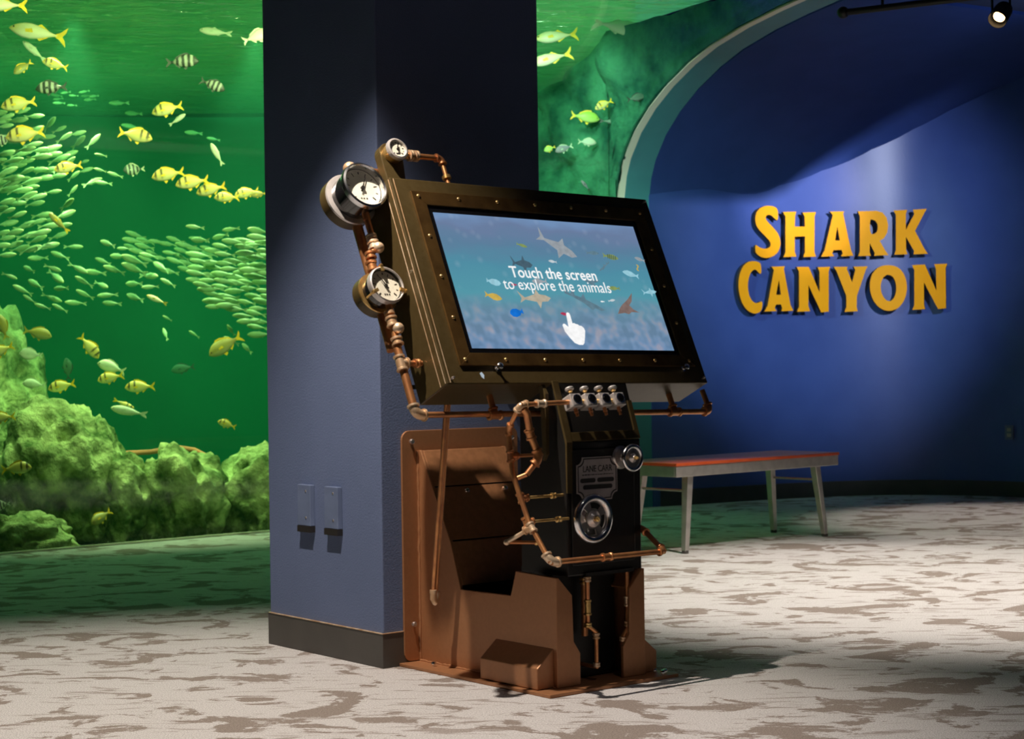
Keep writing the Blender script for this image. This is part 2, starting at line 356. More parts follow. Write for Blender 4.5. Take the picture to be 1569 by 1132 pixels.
def sweep(name, path, prof, mat, thick, outward=True, smooth=True):
    bm = NB(); n = len(path); G = []
    for i, p in enumerate(path):
        a = path[max(i-1, 0)]; b = path[min(i+1, n-1)]; t = V((b[0]-a[0], b[1]-a[1], 0)).normalized(); nn = V((t.y, -t.x, 0))
        row = []
        for j, (r, z) in enumerate(prof):
            pa = prof[max(j-1, 0)]; pb = prof[min(j+1, len(prof)-1)]
            tr, tz = pb[0]-pa[0], pb[1]-pa[1]; l = math.hypot(tr, tz); tr /= l; tz /= l
            q = V((p[0], p[1], z))+nn*r
            o = q+(-nn*tz+V((0, 0, tr)))*thick     # away from the room
            row.append((bm.verts.new(q), bm.verts.new(o)))
        G.append(row)
    for i in range(n-1):
        for j in range(len(prof)-1):
            for k in (0, 1):
                bm.faces.new((G[i][j][k], G[i+1][j][k], G[i+1][j+1][k], G[i][j+1][k]))
        for j in (0, len(prof)-1): bm.faces.new((G[i][j][0], G[i+1][j][0], G[i+1][j][1], G[i][j][1]))
    for i in (0, n-1):
        for j in range(len(prof)-1): bm.faces.new((G[i][j][0], G[i][j+1][0], G[i][j+1][1], G[i][j][1]))
    return finish(name, bm, mat, smooth=smooth, angle=50)

struct(sweep('window_1', PATHS, PROF, M['acrylic'], .04))
e0 = (.688, 11.051); e1 = (.735, 11.079)
struct(sweep('trim_1', [e0, e1], PROF, M['acrylic_edge'], .06))
struct(sweep('trim_2', [e1, along(0)], PROF, M['teal'], .12))
# vault in blue paint past the window
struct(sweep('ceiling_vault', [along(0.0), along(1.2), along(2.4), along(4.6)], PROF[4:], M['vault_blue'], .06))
# thin bright sill at the foot of the acrylic
bm = NB()
for a, b in zip(PATHS, PATHS[1:]):
    t = V((b[0]-a[0], b[1]-a[1], 0)).normalized(); nn = V((t.y, -t.x, 0)); A = V((a[0], a[1], 0)); Bq = V((b[0], b[1], 0))
    hexa(bm, [A, Bq, Bq+nn*.012, A+nn*.012, A+V((0, 0, .012)), Bq+V((0, 0, .012)), Bq+nn*.012+V((0, 0, .012)), A+nn*.012+V((0, 0, .012))])
struct(finish('trim_3', bm, M['acrylic_edge']))

WALLP = [(.90, 11.165), (1.27, 11.375), (1.75, 11.66), (2.25, 11.86), (2.69, 11.90), (3.05, 11.77), (3.4, 11.52), (4.0, 10.9), (4.7, 9.9), (5.3, 8.6), (5.6, 7.0), (5.6, 3.0), (5.6, -3.0)]
WP = cr(WALLP, 5)
def wall_from(path, z0, z1, thick, name, mat, side=1):
    bm = NB(); n = len(path); G = []
    for i, p in enumerate(path):
        a = path[max(i-1, 0)]; b = path[min(i+1, n-1)]; t = V((b[0]-a[0], b[1]-a[1], 0)).normalized(); nn = V((t.y, -t.x, 0))*side
        q = V((p[0], p[1], 0)); o = q-nn*thick if thick > 0 else q-nn*thick
        G.append([bm.verts.new(q+V((0, 0, z0))), bm.verts.new(q+V((0, 0, z1))), bm.verts.new(o+V((0, 0, z1))), bm.verts.new(o+V((0, 0, z0)))])
    for A, B in zip(G, G[1:]):
        for k in range(4): bm.faces.new((A[k], B[k], B[(k+1) % 4], A[(k+1) % 4]))
    bm.faces.new(G[0]); bm.faces.new(G[-1][::-1])
    return finish(name, bm, mat, smooth=True, angle=40)
struct(wall_from(WP, 0, 3.1, .12, 'wall_right', M['wall_blue']))
struct(wall_from(WP[1:], 0, .104, -.010, 'baseboard_right', M['base_rubber']))

# floor: bounded by the window curve and the blue wall
bm = NB()
edge = [(-8, 4.5)]+PATHS+[along(0)]+WP[1:]+[(5.6, -3.2), (-8, -3.2)]
prism(bm, [(x, y, 0) for x, y in edge], (0, 0, -.06))
struct(finish('floor', bm, M['carpet']))
# flat ceiling beyond the vault
bm = NB()
ce = []
allp = PATHS+[along(0), along(1.2), along(2.4), along(4.6)]
for i, p in enumerate(allp):
    a = allp[max(i-1, 0)]; b = allp[min(i+1, len(allp)-1)]; t = V((b[0]-a[0], b[1]-a[1], 0)).normalized(); ce.append((p[0]+t.y*2.0, p[1]-t.x*2.0))
ce_far = list(ce[:-3])
ce = [(-8.2, 3.0)]+ce+[(6, 11.6), (6, -3.3), (-8.2, -3.3)]
prism(bm, [(x, y, 2.95) for x, y in ce], (0, 0, .1))
struct(finish('ceiling', bm, M['ceiling']))
bm = NB(); box(bm, (-8.2, -3.3, 0), (5.7, -3.2, 2.95)); struct(finish('wall_back', bm, M['dark_wall']))
bm = NB(); box(bm, (-8.2, -3.2, 0), (-8.1, 3.0, 2.95)); box(bm, (-8.2, 3.0, 0), (-8.1, 4.6, 3.3)); struct(finish('wall_left', bm, M['dark_wall']))

# square column
CORN = V((-.40115, 5.23941, 0)); ANG = math.atan2(.62917, .77726)
KM = Matrix.Translation(CORN) @ Matrix.Rotation(ANG, 4, 'Z')
bm = NB(); box(bm, (0, 0, 0), (.642, .657, 2.95)); o = finish('wall_column', bm, M['column_blue'], bevel=.004); o.matrix_world = KM; struct(o)
bm = NB()
for a, b in (((-.005, -.005, 0), (.647, 0, .104)), ((-.005, .657, 0), (.647, .662, .104)), ((-.005, 0, 0), (0, .657, .104)), ((.642, 0, 0), (.647, .657, .104))): box(bm, a, b)
o = finish('baseboard_column', bm, M['base_rubber']); o.matrix_world = KM; struct(o)
bm = NB()
for a, b in (((-.007, -.007, .104), (.647, 0, .1065)), ((-.007, 0, .104), (0, .657, .1065))): box(bm, a, b)
o = finish('trim_4', bm, M['solder']); o.matrix_world = KM; struct(o)

# two shallow covers on the column's left face
for k, (y0, lab) in enumerate(((.290-.075, 'slim grey-blue wall box on the column, the one nearer the column corner and kiosk'), (.452-.078, 'slim grey-blue wall box on the column, the one nearer the aquarium'))):
    w = .075; c = empty('wall_box', KM @ V((0, y0+w/2, .40)), ANG)
    tag(c, lab, 'wall box')
    bm = NB(); box(bm, (-.018, -w/2, .008), (0, w/2, .14)); finish('cover', bm, M['outlet'], c, bevel=.002)
    bm = NB(); box(bm, (-.020, -w/2-.001, -.012), (0, w/2+.001, .008)); finish('black_slot', bm, M['ink'], c)
    for z in (.035, .12):
        bm = NB(); lathe(bm, (-.018, -.012, z), (-1, 0, 0), [(.004, 0), (.0035, .0015), (0, .002)], 10); finish('screw', bm, M['nickel'], c)

# ------------------------------------------------------------ aquarium behind the acrylic
bm = NB()
tankp = [(-9, 8.2)]+[(p[0]-.045*.6, p[1]+.045*.8) for p in PATHS[3:]]+[(.9, 11.3), (1.6, 12.2), (1.3, 14.6), (-3, 15.6), (-9, 13)]
prism(bm, [(x, y, -.06) for x, y in tankp], (0, 0, -.08)); struct(finish('floor_tank', bm, M['sand']))
BK = cr([(-9.2, 8.6), (-8.3, 11.2), (-6.2, 13.4), (-3.6, 14.5), (-1.0, 14.7), (.6, 14.6)], 4)
struct(wall_from(BK, -.14, 3.07, .1, 'wall_tank', M['backdrop']))
bm = NB()
W = [(-9.2, 4.6)]+ce_far[:len(PATHS)]+[(1.74, 9.37), (.74, 11.10), (.8, 13.2), (.5, 14.5), (-3.6, 14.5), (-6.2, 13.4), (-8.3, 11.2)]
prism(bm, [(x, y, 3.08) for x, y in W], (0, 0, .03))
o = finish('water', bm, M['water']); tag(o, 'rippled green water surface seen from below at the top of the aquarium', 'water', kind='stuff')

# the green water itself: thin haze filling the tank behind the acrylic
def haze_mat():
    mt = bpy.data.materials.new('green_tank_water'); mt.use_nodes = True; nt = mt.node_tree
    for nd in list(nt.nodes): nt.nodes.remove(nd)
    out = _n(nt, 'ShaderNodeOutputMaterial'); sc_ = _n(nt, 'ShaderNodeVolumeScatter'); ab = _n(nt, 'ShaderNodeVolumeAbsorption'); ad = _n(nt, 'ShaderNodeAddShader')
    sc_.inputs['Color'].default_value = (.12, 1.0, .52, 1); sc_.inputs['Density'].default_value = .030
    ab.inputs['Color'].default_value = (.15, 1.0, .55, 1); ab.inputs['Density'].default_value = .14
    nt.links.new(sc_.outputs[0], ad.inputs[0]); nt.links.new(ab.outputs[0], ad.inputs[1]); nt.links.new(ad.outputs[0], out.inputs['Volume']); return mt
bm = NB()
W2 = [(p[0]-.06, p[1]+.085) for p in PATHS[3:]]+[(.64, 11.14), (.55, 13.0), (.45, 14.5), (-3.6, 14.3), (-6.1, 13.2), (-8.0, 11.1), (-8.0, 7.0)]
prism(bm, [(x, y, -.05) for x, y in W2], (0, 0, 3.09))
o = finish('water_haze', bm, haze_mat()); tag(o, 'hazy green water filling the aquarium behind the acrylic', 'water', kind='stuff')
def boulder(name, c, r, seed, lab, cat='rock', sub=5, amp=.18, mat='rock', rot=0, pits=True):
    bm = NB(); bmesh.ops.create_icosphere(bm, subdivisions=sub, radius=1)
    off = V((seed*3.1, seed*1.7, seed*.9))
    rz = Matrix.Rotation(rot, 3, 'Z')
    for v in bm.verts:
        p = v.co.normalized()
        d = 1+amp*1.6*(noise.fractal(p*1.3+off, 1.0, 2.0, 3))+amp*.55*noise.fractal(p*4+off, 1.0, 2.0, 4)
        if pits:
            q = noise.noise(p*3.6-off)
            if q > .22: d -= (q-.22)*.5
            q = noise.noise(p*9+off)
            if q > .25: d -= (q-.25)*.18
        d = max(d, .6)
        v.co = rz @ V((p.x*d*r[0], p.y*d*r[1], p.z*d*r[2]))
    o = finish(name, bm, M[mat], smooth=True, angle=180); o.location = c
    return tag(o, lab, cat)
boulder('boulder', (-2.60, 9.98, .30), (.34, .42, .46), 3, 'big domed pitted boulder at the left end of the rock ridge in the aquarium', amp=.13)
boulder('boulder', (-3.20, 10.75, .62), (.30, .5, .62), 8, 'tall pale rock standing behind the big domed boulder at the left edge')
boulder('boulder', (-2.66, 9.32, -.02), (.30, .30, .19), 12, 'low flat rock against the glass in front of the big domed boulder')
boulder('boulder', (-2.25, 10.0, .14), (.20, .26, .33), 21, 'small knobbly rock wedged between the domed boulder and the ridge')
boulder('boulder', (-1.96, 10.15, .10), (.27, .32, .38), 5, 'rounded middle rock of the ridge, with a dark hollow in its face')
boulder('boulder', (-1.53, 10.45, .06), (.33, .34, .38), 17, 'broad pale rock of the ridge next to the blue column')
boulder('boulder', (-.85, 10.85, .08), (.33, .3, .34), 31, 'rock of the ridge hidden behind the column', sub=4)
# rock wall closing the right end of the tank, furrowed, arching over the painted vault
def prof_z(r):
    for (r0, z0), (r1, z1) in zip(PROF, PROF[1:]):
        if r0 <= r <= r1 and r1 > r0: return z0+(z1-z0)*(r-r0)/(r1-r0)
    return -.1 if r < 0 else 2.93
def cliff():
    bm = NB(); nu, nv = 120, 70; g = []
    for i in range(nu):
        row = []; r = -3.05+4.95*i/(nu-1)
        zb = -.1 if r < -.02 else max(-.1, prof_z(r)+.010) 
        if -.02 <= r < .01: zb = 1.95
        for j in range(nv):
            zt = 3.04 if r > 0 else max(1.9, 3.04+.43*r); z = zb+(zt-zb)*j/(nv-1); p = V((r, z, 0))
            d = noise.fractal(V((r*1.0+z*.9, z*.6-r*.4, 1.3)), 1, 2, 5)*.34+abs(noise.noise(V((r*2.2+z*2.6, z*.7-r*.5, 7))))*.40
            fade = min(1, max(.0, (-r+.15)/.5)) if r > -.35 else 1
            d = d*(min(1, max(.06, (-r-.15)/.95)) if r < 0 else min(.35, .5*(z-zb)))+.26*max(0, min(1, (-r-.3)/1.2))*(1-z/3.3)
            a = along(-.236-max(0, d)); n = V((DIRN[1], -DIRN[0], 0))
            q = V((a[0], a[1], z))+n*r
            row.append(bm.verts.new(q))
        g.append(row)
    bk = [[bm.verts.new(v.co+V((.12*DIRN[0], .12*DIRN[1], 0))) for v in row] for row in g] if False else None
    for i in range(nu-1):
        for j in range(nv-1): bm.faces.new((g[i][j], g[i+1][j], g[i+1][j+1], g[i][j+1]))
    o = finish('rock_cliff', bm, M['cliff'], smooth=True, angle=180)
    md = o.modifiers.new('thickness', 'SOLIDIFY'); md.thickness = .04; md.offset = -1
    return o
tag(cliff(), 'furrowed green rock slope inside the aquarium right of the column', 'rock')
bm = NB(); tube(bm, [(-2.50, 10.45, .39), (-2.36, 10.47, .425), (-2.2, 10.5, .43), (-2.05, 10.5, .455), (-1.93, 10.48, .44), (-1.80, 10.45, .38)], [.012, .016, .015, .017, .014, .01], 8)
tag(finish('coral_branch', bm, mk('rust_branch', (.55, .20, .08), .7), smooth=True), 'thin rust-coloured branch lying behind the aquarium rocks', 'coral')

# ------------------------------------------------------------ wall letters
LETTERS = [["S", [1.721, 11.5974, 1.7977], 0.4849, [[[0.0857, 0.0766], [0.0652, 0.085], [0.0354, 0.1087], [0.0109, 0.1169], [-0.0139, 0.1073], [-0.017, 0.0871], [0.0031, 0.0631], [0.0504, 0.0253], [0.0883, -0.0129], [0.1041, -0.0574], [0.1005, -0.1023], [0.075, -0.142], [0.0362, -0.165], [-0.0147, -0.1771], [-0.0622, -0.1702], [-0.0918, -0.1507], [-0.1065, -0.1343], [-0.1029, -0.0842], [-0.0814, -0.1004], [-0.0449, -0.113], [-0.0067, -0.1123], [0.0182, -0.0984], [0.024, -0.0793], [0.008, -0.0539], [-0.0392, -0.016], [-0.0834, 0.0219], [-0.1018, 0.0603], [-0.101, 0.1047], [-0.0841, 0.1408], [-0.0497, 0.1641], [-0.0018, 0.1768], [0.0461, 0.1739], [0.0871, 0.1572]]]], ["H", [1.9495, 11.6948, 1.7854], 0.3805, [[[-0.1256, 0.1487], [-0.0222, 0.1531], [-0.0317, 0.1248], [-0.0355, 0.0517], [0.0437, 0.0531], [0.0422, 0.1207], [0.0271, 0.1485], [0.1315, 0.1529], [0.1205, 0.1222], [0.1154, -0.115], [0.1266, -0.1488], [0.0274, -0.1533], [0.041, -0.1193], [0.0427, -0.0123], [-0.0366, -0.0158], [-0.0382, -0.1203], [-0.0258, -0.1505], [-0.1266, -0.155], [-0.1106, -0.1212], [-0.1067, 0.1177]]]], ["A", [2.2275, 11.806, 1.7924], 0.2678, [[[-0.0529, 0.1522], [0.0527, 0.1556], [0.0462, 0.1362], [0.101, -0.108], [0.1191, -0.1478], [0.0256, -0.1527], [0.0384, -0.131], [0.03, -0.1083], [-0.0296, -0.1098], [-0.0399, -0.1314], [-0.0253, -0.1506], [-0.1231, -0.1555], [-0.0952, -0.1089], [-0.0321, 0.1297]], [[0.0014, 0.0506], [-0.0162, -0.0438], [0.0186, -0.0436]]]], ["R", [2.4809, 11.836, 1.7952], 0.0907, [[[-0.105, 0.1521], [0.0255, 0.1547], [0.0662, 0.1431], [0.0949, 0.1088], [0.1058, 0.0574], [0.0992, 0.0062], [0.0753, -0.0336], [0.0459, -0.0504], [0.08, -0.1134], [0.1052, -0.1489], [0.0036, -0.1526], [0.0097, -0.1356], [-0.0243, -0.067], [-0.0275, -0.1273], [-0.0173, -0.1525], [-0.107, -0.154], [-0.0949, -0.1234], [-0.0915, 0.1156]], [[-0.022, 0.0947], [-0.021, -0.0021], [0.0058, -0.0046], [0.0293, 0.0123], [0.0335, 0.0579], [0.0187, 0.0864], [-0.0045, 0.0957]]]], ["K", [2.741, 11.8352, 1.8029], -0.2459, [[[-0.1131, 0.1498], [-0.0207, 0.1511], [-0.03, 0.1218], [-0.0315, 0.0136], [0.0255, 0.1198], [0.017, 0.1508], [0.1089, 0.1532], [0.092, 0.1231], [0.0295, 0.0059], [0.0887, -0.1154], [0.1125, -0.1537], [0.0162, -0.1542], [0.022, -0.1328], [-0.0321, -0.032], [-0.0311, -0.1232], [-0.0226, -0.1531], [-0.1117, -0.1538], [-0.1001, -0.1211], [-0.0968, 0.1184]]]], ["C", [1.5875, 11.5168, 1.4247], 0.5435, [[[0.0959, 0.0891], [0.0718, 0.0965], [0.0467, 0.1216], [0.0182, 0.1122], [-0.0034, 0.0875], [-0.0227, 0.0318], [-0.0197, -0.0346], [0.0007, -0.0787], [0.0286, -0.1028], [0.0597, -0.1059], [0.1027, -0.0866], [0.0959, -0.1501], [0.0627, -0.1726], [0.0202, -0.1761], [-0.0289, -0.1564], [-0.0703, -0.1124], [-0.0944, -0.0519], [-0.1031, 0.0086], [-0.0949, 0.0749], [-0.0687, 0.1306], [-0.0302, 0.1645], [0.0194, 0.1766], [0.0689, 0.172], [0.0928, 0.1558]]]], ["A", [1.7947, 11.6329, 1.4161], 0.4345, [[[-0.0565, 0.1493], [0.0498, 0.1528], [0.0428, 0.1337], [0.0922, -0.1072], [0.1143, -0.1464], [0.0181, -0.15], [0.0252, -0.1264], [0.0149, -0.104], [-0.021, -0.1042], [-0.0346, -0.1266], [-0.0191, -0.1489], [-0.1183, -0.1524], [-0.0913, -0.1133], [-0.037, 0.1272]], [[0.003, 0.0605], [-0.0226, -0.0393], [0.016, -0.0391]]]], ["N", [2.0454, 11.7332, 1.4128], 0.3805, [[[-0.1277, 0.1524], [-0.034, 0.1543], [0.0481, -0.019], [0.0504, 0.1223], [0.0352, 0.1527], [0.1337, 0.1559], [0.1227, 0.1229], [0.1182, -0.1491], [0.059, -0.1547], [-0.0386, 0.0314], [-0.0409, -0.1095], [-0.0285, -0.1467], [-0.13, -0.1501], [-0.1138, -0.1152], [-0.11, 0.121]]]], ["Y", [2.3184, 11.8212, 1.4164], 0.1561, [[[-0.1193, 0.153], [-0.0209, 0.1536], [-0.0247, 0.1366], [0.0108, 0.0454], [0.0346, 0.1306], [0.023, 0.1534], [0.1242, 0.1553], [0.1096, 0.1303], [0.0439, -0.0458], [0.0404, -0.1198], [0.0471, -0.1517], [-0.0468, -0.1554], [-0.0333, -0.1226], [-0.0321, -0.0453], [-0.1008, 0.1256]]]], ["O", [2.5818, 11.8452, 1.4207], 0.0671, [[[0.0005, 0.1584], [0.0468, 0.1522], [0.0871, 0.129], [0.1178, 0.0831], [0.1319, 0.0145], [0.1228, -0.0538], [0.0953, -0.1105], [0.0542, -0.1465], [0.0018, -0.1584], [-0.0502, -0.1453], [-0.0959, -0.1026], [-0.1217, -0.0454], [-0.1312, 0.0174], [-0.1187, 0.0856], [-0.0868, 0.1308], [-0.0459, 0.1532]], [[0.0019, 0.0934], [-0.0237, 0.0846], [-0.045, 0.0563], [-0.0549, 0.0108], [-0.0486, -0.0348], [-0.026, -0.0749], [-0.0007, -0.0912], [0.026, -0.0846], [0.0462, -0.0529], [0.0561, -0.0074], [0.0521, 0.0382], [0.0342, 0.0783]]]], ["N", [2.8564, 11.7903, 1.4234], -0.3709, [[[-0.1163, 0.1515], [-0.0302, 0.1531], [0.0452, -0.0286], [0.0439, 0.1188], [0.0332, 0.1531], [0.1196, 0.1535], [0.1081, 0.1222], [0.1066, -0.1491], [0.0545, -0.1534], [-0.0375, 0.0307], [-0.0395, -0.1169], [-0.0333, -0.1512], [-0.1183, -0.1547], [-0.1043, -0.1209], [-0.1011, 0.118]]]]]
lab = ['tall initial yellow S of SHARK on the blue wall', 'yellow H in the upper word on the blue wall', 'yellow A in the upper word, between H and R', 'yellow R in the upper word SHARK', 'yellow K closing the upper word SHARK',
       'tall initial yellow C of CANYON on the blue wall', 'yellow A in the lower word, next to the big C', 'first yellow N in the lower word, between A and Y', 'yellow Y in the middle of the lower word CANYON', 'round yellow O in the lower word CANYON', 'last yellow N closing the lower word CANYON']
def chaikin(P, it=2):
    for _ in range(it):
        Q = []
        for i in range(len(P)):
            a, b = P[i], P[(i+1) % len(P)]
            Q += [(a[0]*.75+b[0]*.25, a[1]*.75+b[1]*.25), (a[0]*.25+b[0]*.75, a[1]*.25+b[1]*.75)]
        P = Q
    return P
def glyph(loops, depth, name, mats):
    cu = bpy.data.curves.new(name, 'CURVE'); cu.dimensions = '2D'; cu.fill_mode = 'BOTH'; cu.extrude = depth/2
    for lp in loops:
        s = cu.splines.new('POLY'); s.points.add(len(lp)-1); s.use_cyclic_u = True
        for k, (x, y) in enumerate(lp): s.points[k].co = (x, y, 0, 1)
    t = bpy.data.objects.new('tmp', cu); col.objects.link(t); dg = bpy.context.evaluated_depsgraph_get(); dg.update()
    me = bpy.data.meshes.new_from_object(t.evaluated_get(dg)); me.name = name
    bpy.data.objects.remove(t); bpy.data.curves.remove(cu)
    me.materials.clear()
    for q in mats: me.materials.append(q)
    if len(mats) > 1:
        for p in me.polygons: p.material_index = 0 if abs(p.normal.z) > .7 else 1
    return me
for (ch, P, th, loops), lb in zip(LETTERS, lab):
    if ch in 'SCO': loops = [chaikin(l, 2) for l in loops]
    elif ch == 'R': loops = [loops[0], chaikin(loops[1], 1)]
    me = glyph(loops, .026, 'wall_letter', [M['yellow'], M['sign_side_shade']])
    o = bpy.data.objects.new('wall_letter', me); col.objects.link(o)
    # local x along the wall, local y up, local z out of the wall
    X = V((math.cos(th), math.sin(th), 0)); Z = V((X.y, -X.x, 0)); Y = V((0, 0, 1))
    mm = Matrix.Identity(4)
    for i in range(3): mm[i][0] = X[i]; mm[i][1] = Y[i]; mm[i][2] = Z[i]; mm[i][3] = P[i]
    o.matrix_world = mm
    tag(o, lb, 'letter', 'yellow letters of the wall sign')

# added out-of-view sheet, its edge shaped to shade the wall above the sign
bz = [(2.9, 2.725), (3.237, 2.7412), (3.3095, 2.7495), (3.3698, 2.7585), (3.3932, 2.7683), (3.418, 2.7865), (3.4423, 2.8018), (3.4735, 2.8217), (3.5031, 2.837), (3.5306, 2.8483), (3.5503, 2.854), (3.5786, 2.8643), (4.0, 2.87)]
bm = NB(); prism(bm, [(x, 8.0, z) for x, z in bz]+[(bz[-1][0], 8.0, 2.955), (bz[0][0], 8.0, 2.955)], (0, .008, 0)); struct(finish('light_blocker', bm, M['fixture']))
# small plate low on the blue wall
c = empty('wall_socket', (3.325, 11.575, .385), -.66); tag(c, 'small pale socket plate low on the blue wall at the right edge', 'socket')
bm = NB(); box(bm, (-.030, -.012, 0), (.030, -.002, .095)); finish('plate', bm, M['outlet'], c, bevel=.002)
bm = NB(); box(bm, (-.014, -.014, .018), (.014, -.011, .042)); box(bm, (-.014, -.014, .053), (.014, -.011, .077)); finish('outlets', bm, M['nickel'], c)
# ------------------------------------------------------------ bench
def bench():
    ld = V((.737, .676, 0)).normalized(); wd = V((-ld.y, ld.x, 0)); c = V((.78, 8.27, 0)); ang = math.atan2(ld.y, ld.x)
    root = empty('bench', c, ang); tag(root, 'low steel bench with a thin orange-red seat, before the blue wall', 'bench')
    L_, W_ = 1.27, .40
    bm = NB(); box(bm, (-.005, -.005, .425), (L_+.005, W_+.005, .440)); finish('seat', bm, M['bench_seat'], root, bevel=.003)
    bm = NB()
    for a, b in (((0, 0, .372), (L_, .012, .425)), ((0, W_-.012, .372), (L_, W_, .425)), ((0, .012, .372), (.012, W_-.012, .425)), ((L_-.012, .012, .372), (L_, W_-.012, .425))): box(bm, a, b)
    finish('apron', bm, M['steel'], root, bevel=.003)
    for x, sx in ((.135, -1.6), (L_-.135, 1.6)):
        for y, sy in ((.05, -1), (W_-.05, 1)):
            bm = NB(); t = V((x, y, .372)); f = V((x+sx*.03, y+sy*.02, .012)); w = .020
            hexa(bm, [f+V((-w*.7, -w*.7, 0)), f+V((w*.7, -w*.7, 0)), f+V((w*.7, w*.7, 0)), f+V((-w*.7, w*.7, 0)), t+V((-w, -w, 0)), t+V((w, -w, 0)), t+V((w, w, 0)), t+V((-w, w, 0))])
            lg = finish('leg', bm, M['steel'], root, bevel=.003)
            bm = NB(); cyl(bm, f+V((0, 0, -.012)), f+V((0, 0, .003)), .017); finish('foot_pad', bm, M['base_rubber'], lg)
        bm = NB(); cyl(bm, (x+sx*.008, .05, .30), (x+sx*.008, W_-.05, .30), .006); finish('cross_rod', bm, M['steel'], root)
bench()

# ------------------------------------------------------------ track spotlight hanging in the upper right
root = empty('track_spotlight', (2.50, 8.75, 2.95)); tag(root, 'small black spotlight with a glowing lens, hung from the ceiling in the upper right', 'spotlight')
bm = NB(); tube(bm, [(0, 0, 0), (0, 0, -.17)], .010); tube(bm, [(-.045, 0, -.17), (.045, 0, -.17)], .008); tube(bm, [(-.045, 0, -.17), (-.045, 0, -.29)], .006); tube(bm, [(.045, 0, -.17), (.045, 0, -.29)], .006)
finish('yoke', bm, M['fixture'], root)
ax = V((-.50, -.55, -.62)).normalized(); c0 = V((0, 0, -.285))
bm = NB(); lathe(bm, c0-ax*.06, ax, [(.03, 0), (.042, .01), (.046, .03), (.048, .12), (.046, .12), (.042, .085), (0, .085)], 24); finish('lamp_head', bm, M['fixture'], root, smooth=True)
bm = NB(); lathe(bm, c0+ax*.028, ax, [(0, 0), (.030, .002), (.024, .010), (0, .014)], 20); finish('lens', bm, emis('warm_lens', (1, .62, .30), 5.0), root, smooth=True)
bm = NB(); tube(bm, [(1.78, 9.16, 2.765), (2.40, 8.806, 2.765)], .018); ball(bm, V((1.78, 9.16, 2.765)), .032)
for s in (.3, .9):
    p = V((1.78, 9.16, 2.765)).lerp(V((2.40, 8.806, 2.765)), s); tube(bm, [p, V((p.x, p.y, 2.95))], .008)
tag(finish('lighting_rail', bm, M['fixture'], smooth=True), 'black lighting rail hung under the ceiling beside the spotlight', 'rail')

# ------------------------------------------------------------ the kiosk
KI = empty('interactive_kiosk', tuple(CORN), ANG)
tag(KI, 'copper and black metal kiosk with a tilted touch screen, standing against the blue column', 'kiosk')
def k(u, n, z): return V((u, -n, z))
T_ = math.radians(25); CT, ST = math.cos(T_), math.sin(T_)
def s(u, S, d=0.0):
    u, S = u+.014*(S-.3), S-.014*(u-.315)      # the monitor hangs a touch out of level
    return V((u, -(.59-S*ST+d*CT), .857+S*CT+d*ST))     # plane of the tilted monitor
SN = V((0, -CT, ST)); SU = V((.014, ST, CT)).normalized(); SX = V((1, -.014*ST, -.014*CT)).normalized()
KN = V((0, -1, 0))
def P(name, bm, mat, smooth=False, bevel=0, parent=None, **kw): return finish(name, bm, M[mat] if isinstance(mat, str) else mat, parent or KI, smooth=smooth, bevel=bevel, **kw)
def kbox(bm, a, b): box(bm, a, b, k)
def rrect(x0, y0, x1, y1, r, n=5):
    out = []
    for cx, cy, a0 in ((x1-r, y0+r, -90), (x1-r, y1-r, 0), (x0+r, y1-r, 90), (x0+r, y0+r, 180)):
        for i in range(n+1):
            a = math.radians(a0+90*i/n); out.append((cx+r*math.cos(a), cy+r*math.sin(a)))
    return out
UC = .30
# pedestal
bm = NB(); kbox(bm, (.055, .0, 0), (.545, .715, .010)); P('base_plate', bm, 'pedestal', bevel=.002)
bm = NB(); prism(bm, [k(x, 0.001, y) for x, y in rrect(.072, .012, .528, .717, .028)], KN*.008); bp = P('back_plate', bm, 'pedestal', bevel=.0015)
def bolt(p, ax, r=.0085, name='bolt', parent=None, mat='chrome'):
    bm = NB(); lathe(bm, p, ax, [(r*.55, 0), (r*.55, .006), (r, .007), (r*1.02, .010), (r*.8, .0145), (0, .0165)], 14); return P(name, bm, mat, smooth=True, parent=parent)
for u_ in (.104, .496):
    for z_ in (.684, .125): bolt(k(u_, .008, z_), KN, parent=bp, mat='nickel')
side = [(.009, .010), (.009, .656), (.022, .656), (.090, .531), (.169, .385), (.217, .247), (.453, .251), (.478, .323), (.650, .318), (.650, .010)]
def bead(bm, a, b, r=.0045, seed=1):
    a, b = V(a), V(b); n = int((b-a).length/.012); rnd = random.Random(seed)
    tube(bm, [a.lerp(b, i/n)+V((rnd.uniform(-1, 1), rnd.uniform(-1, 1), rnd.uniform(-1, 1)))*.0012 for i in range(n+1)], [r*rnd.uniform(.75, 1.25) for i in range(n+1)], 7)
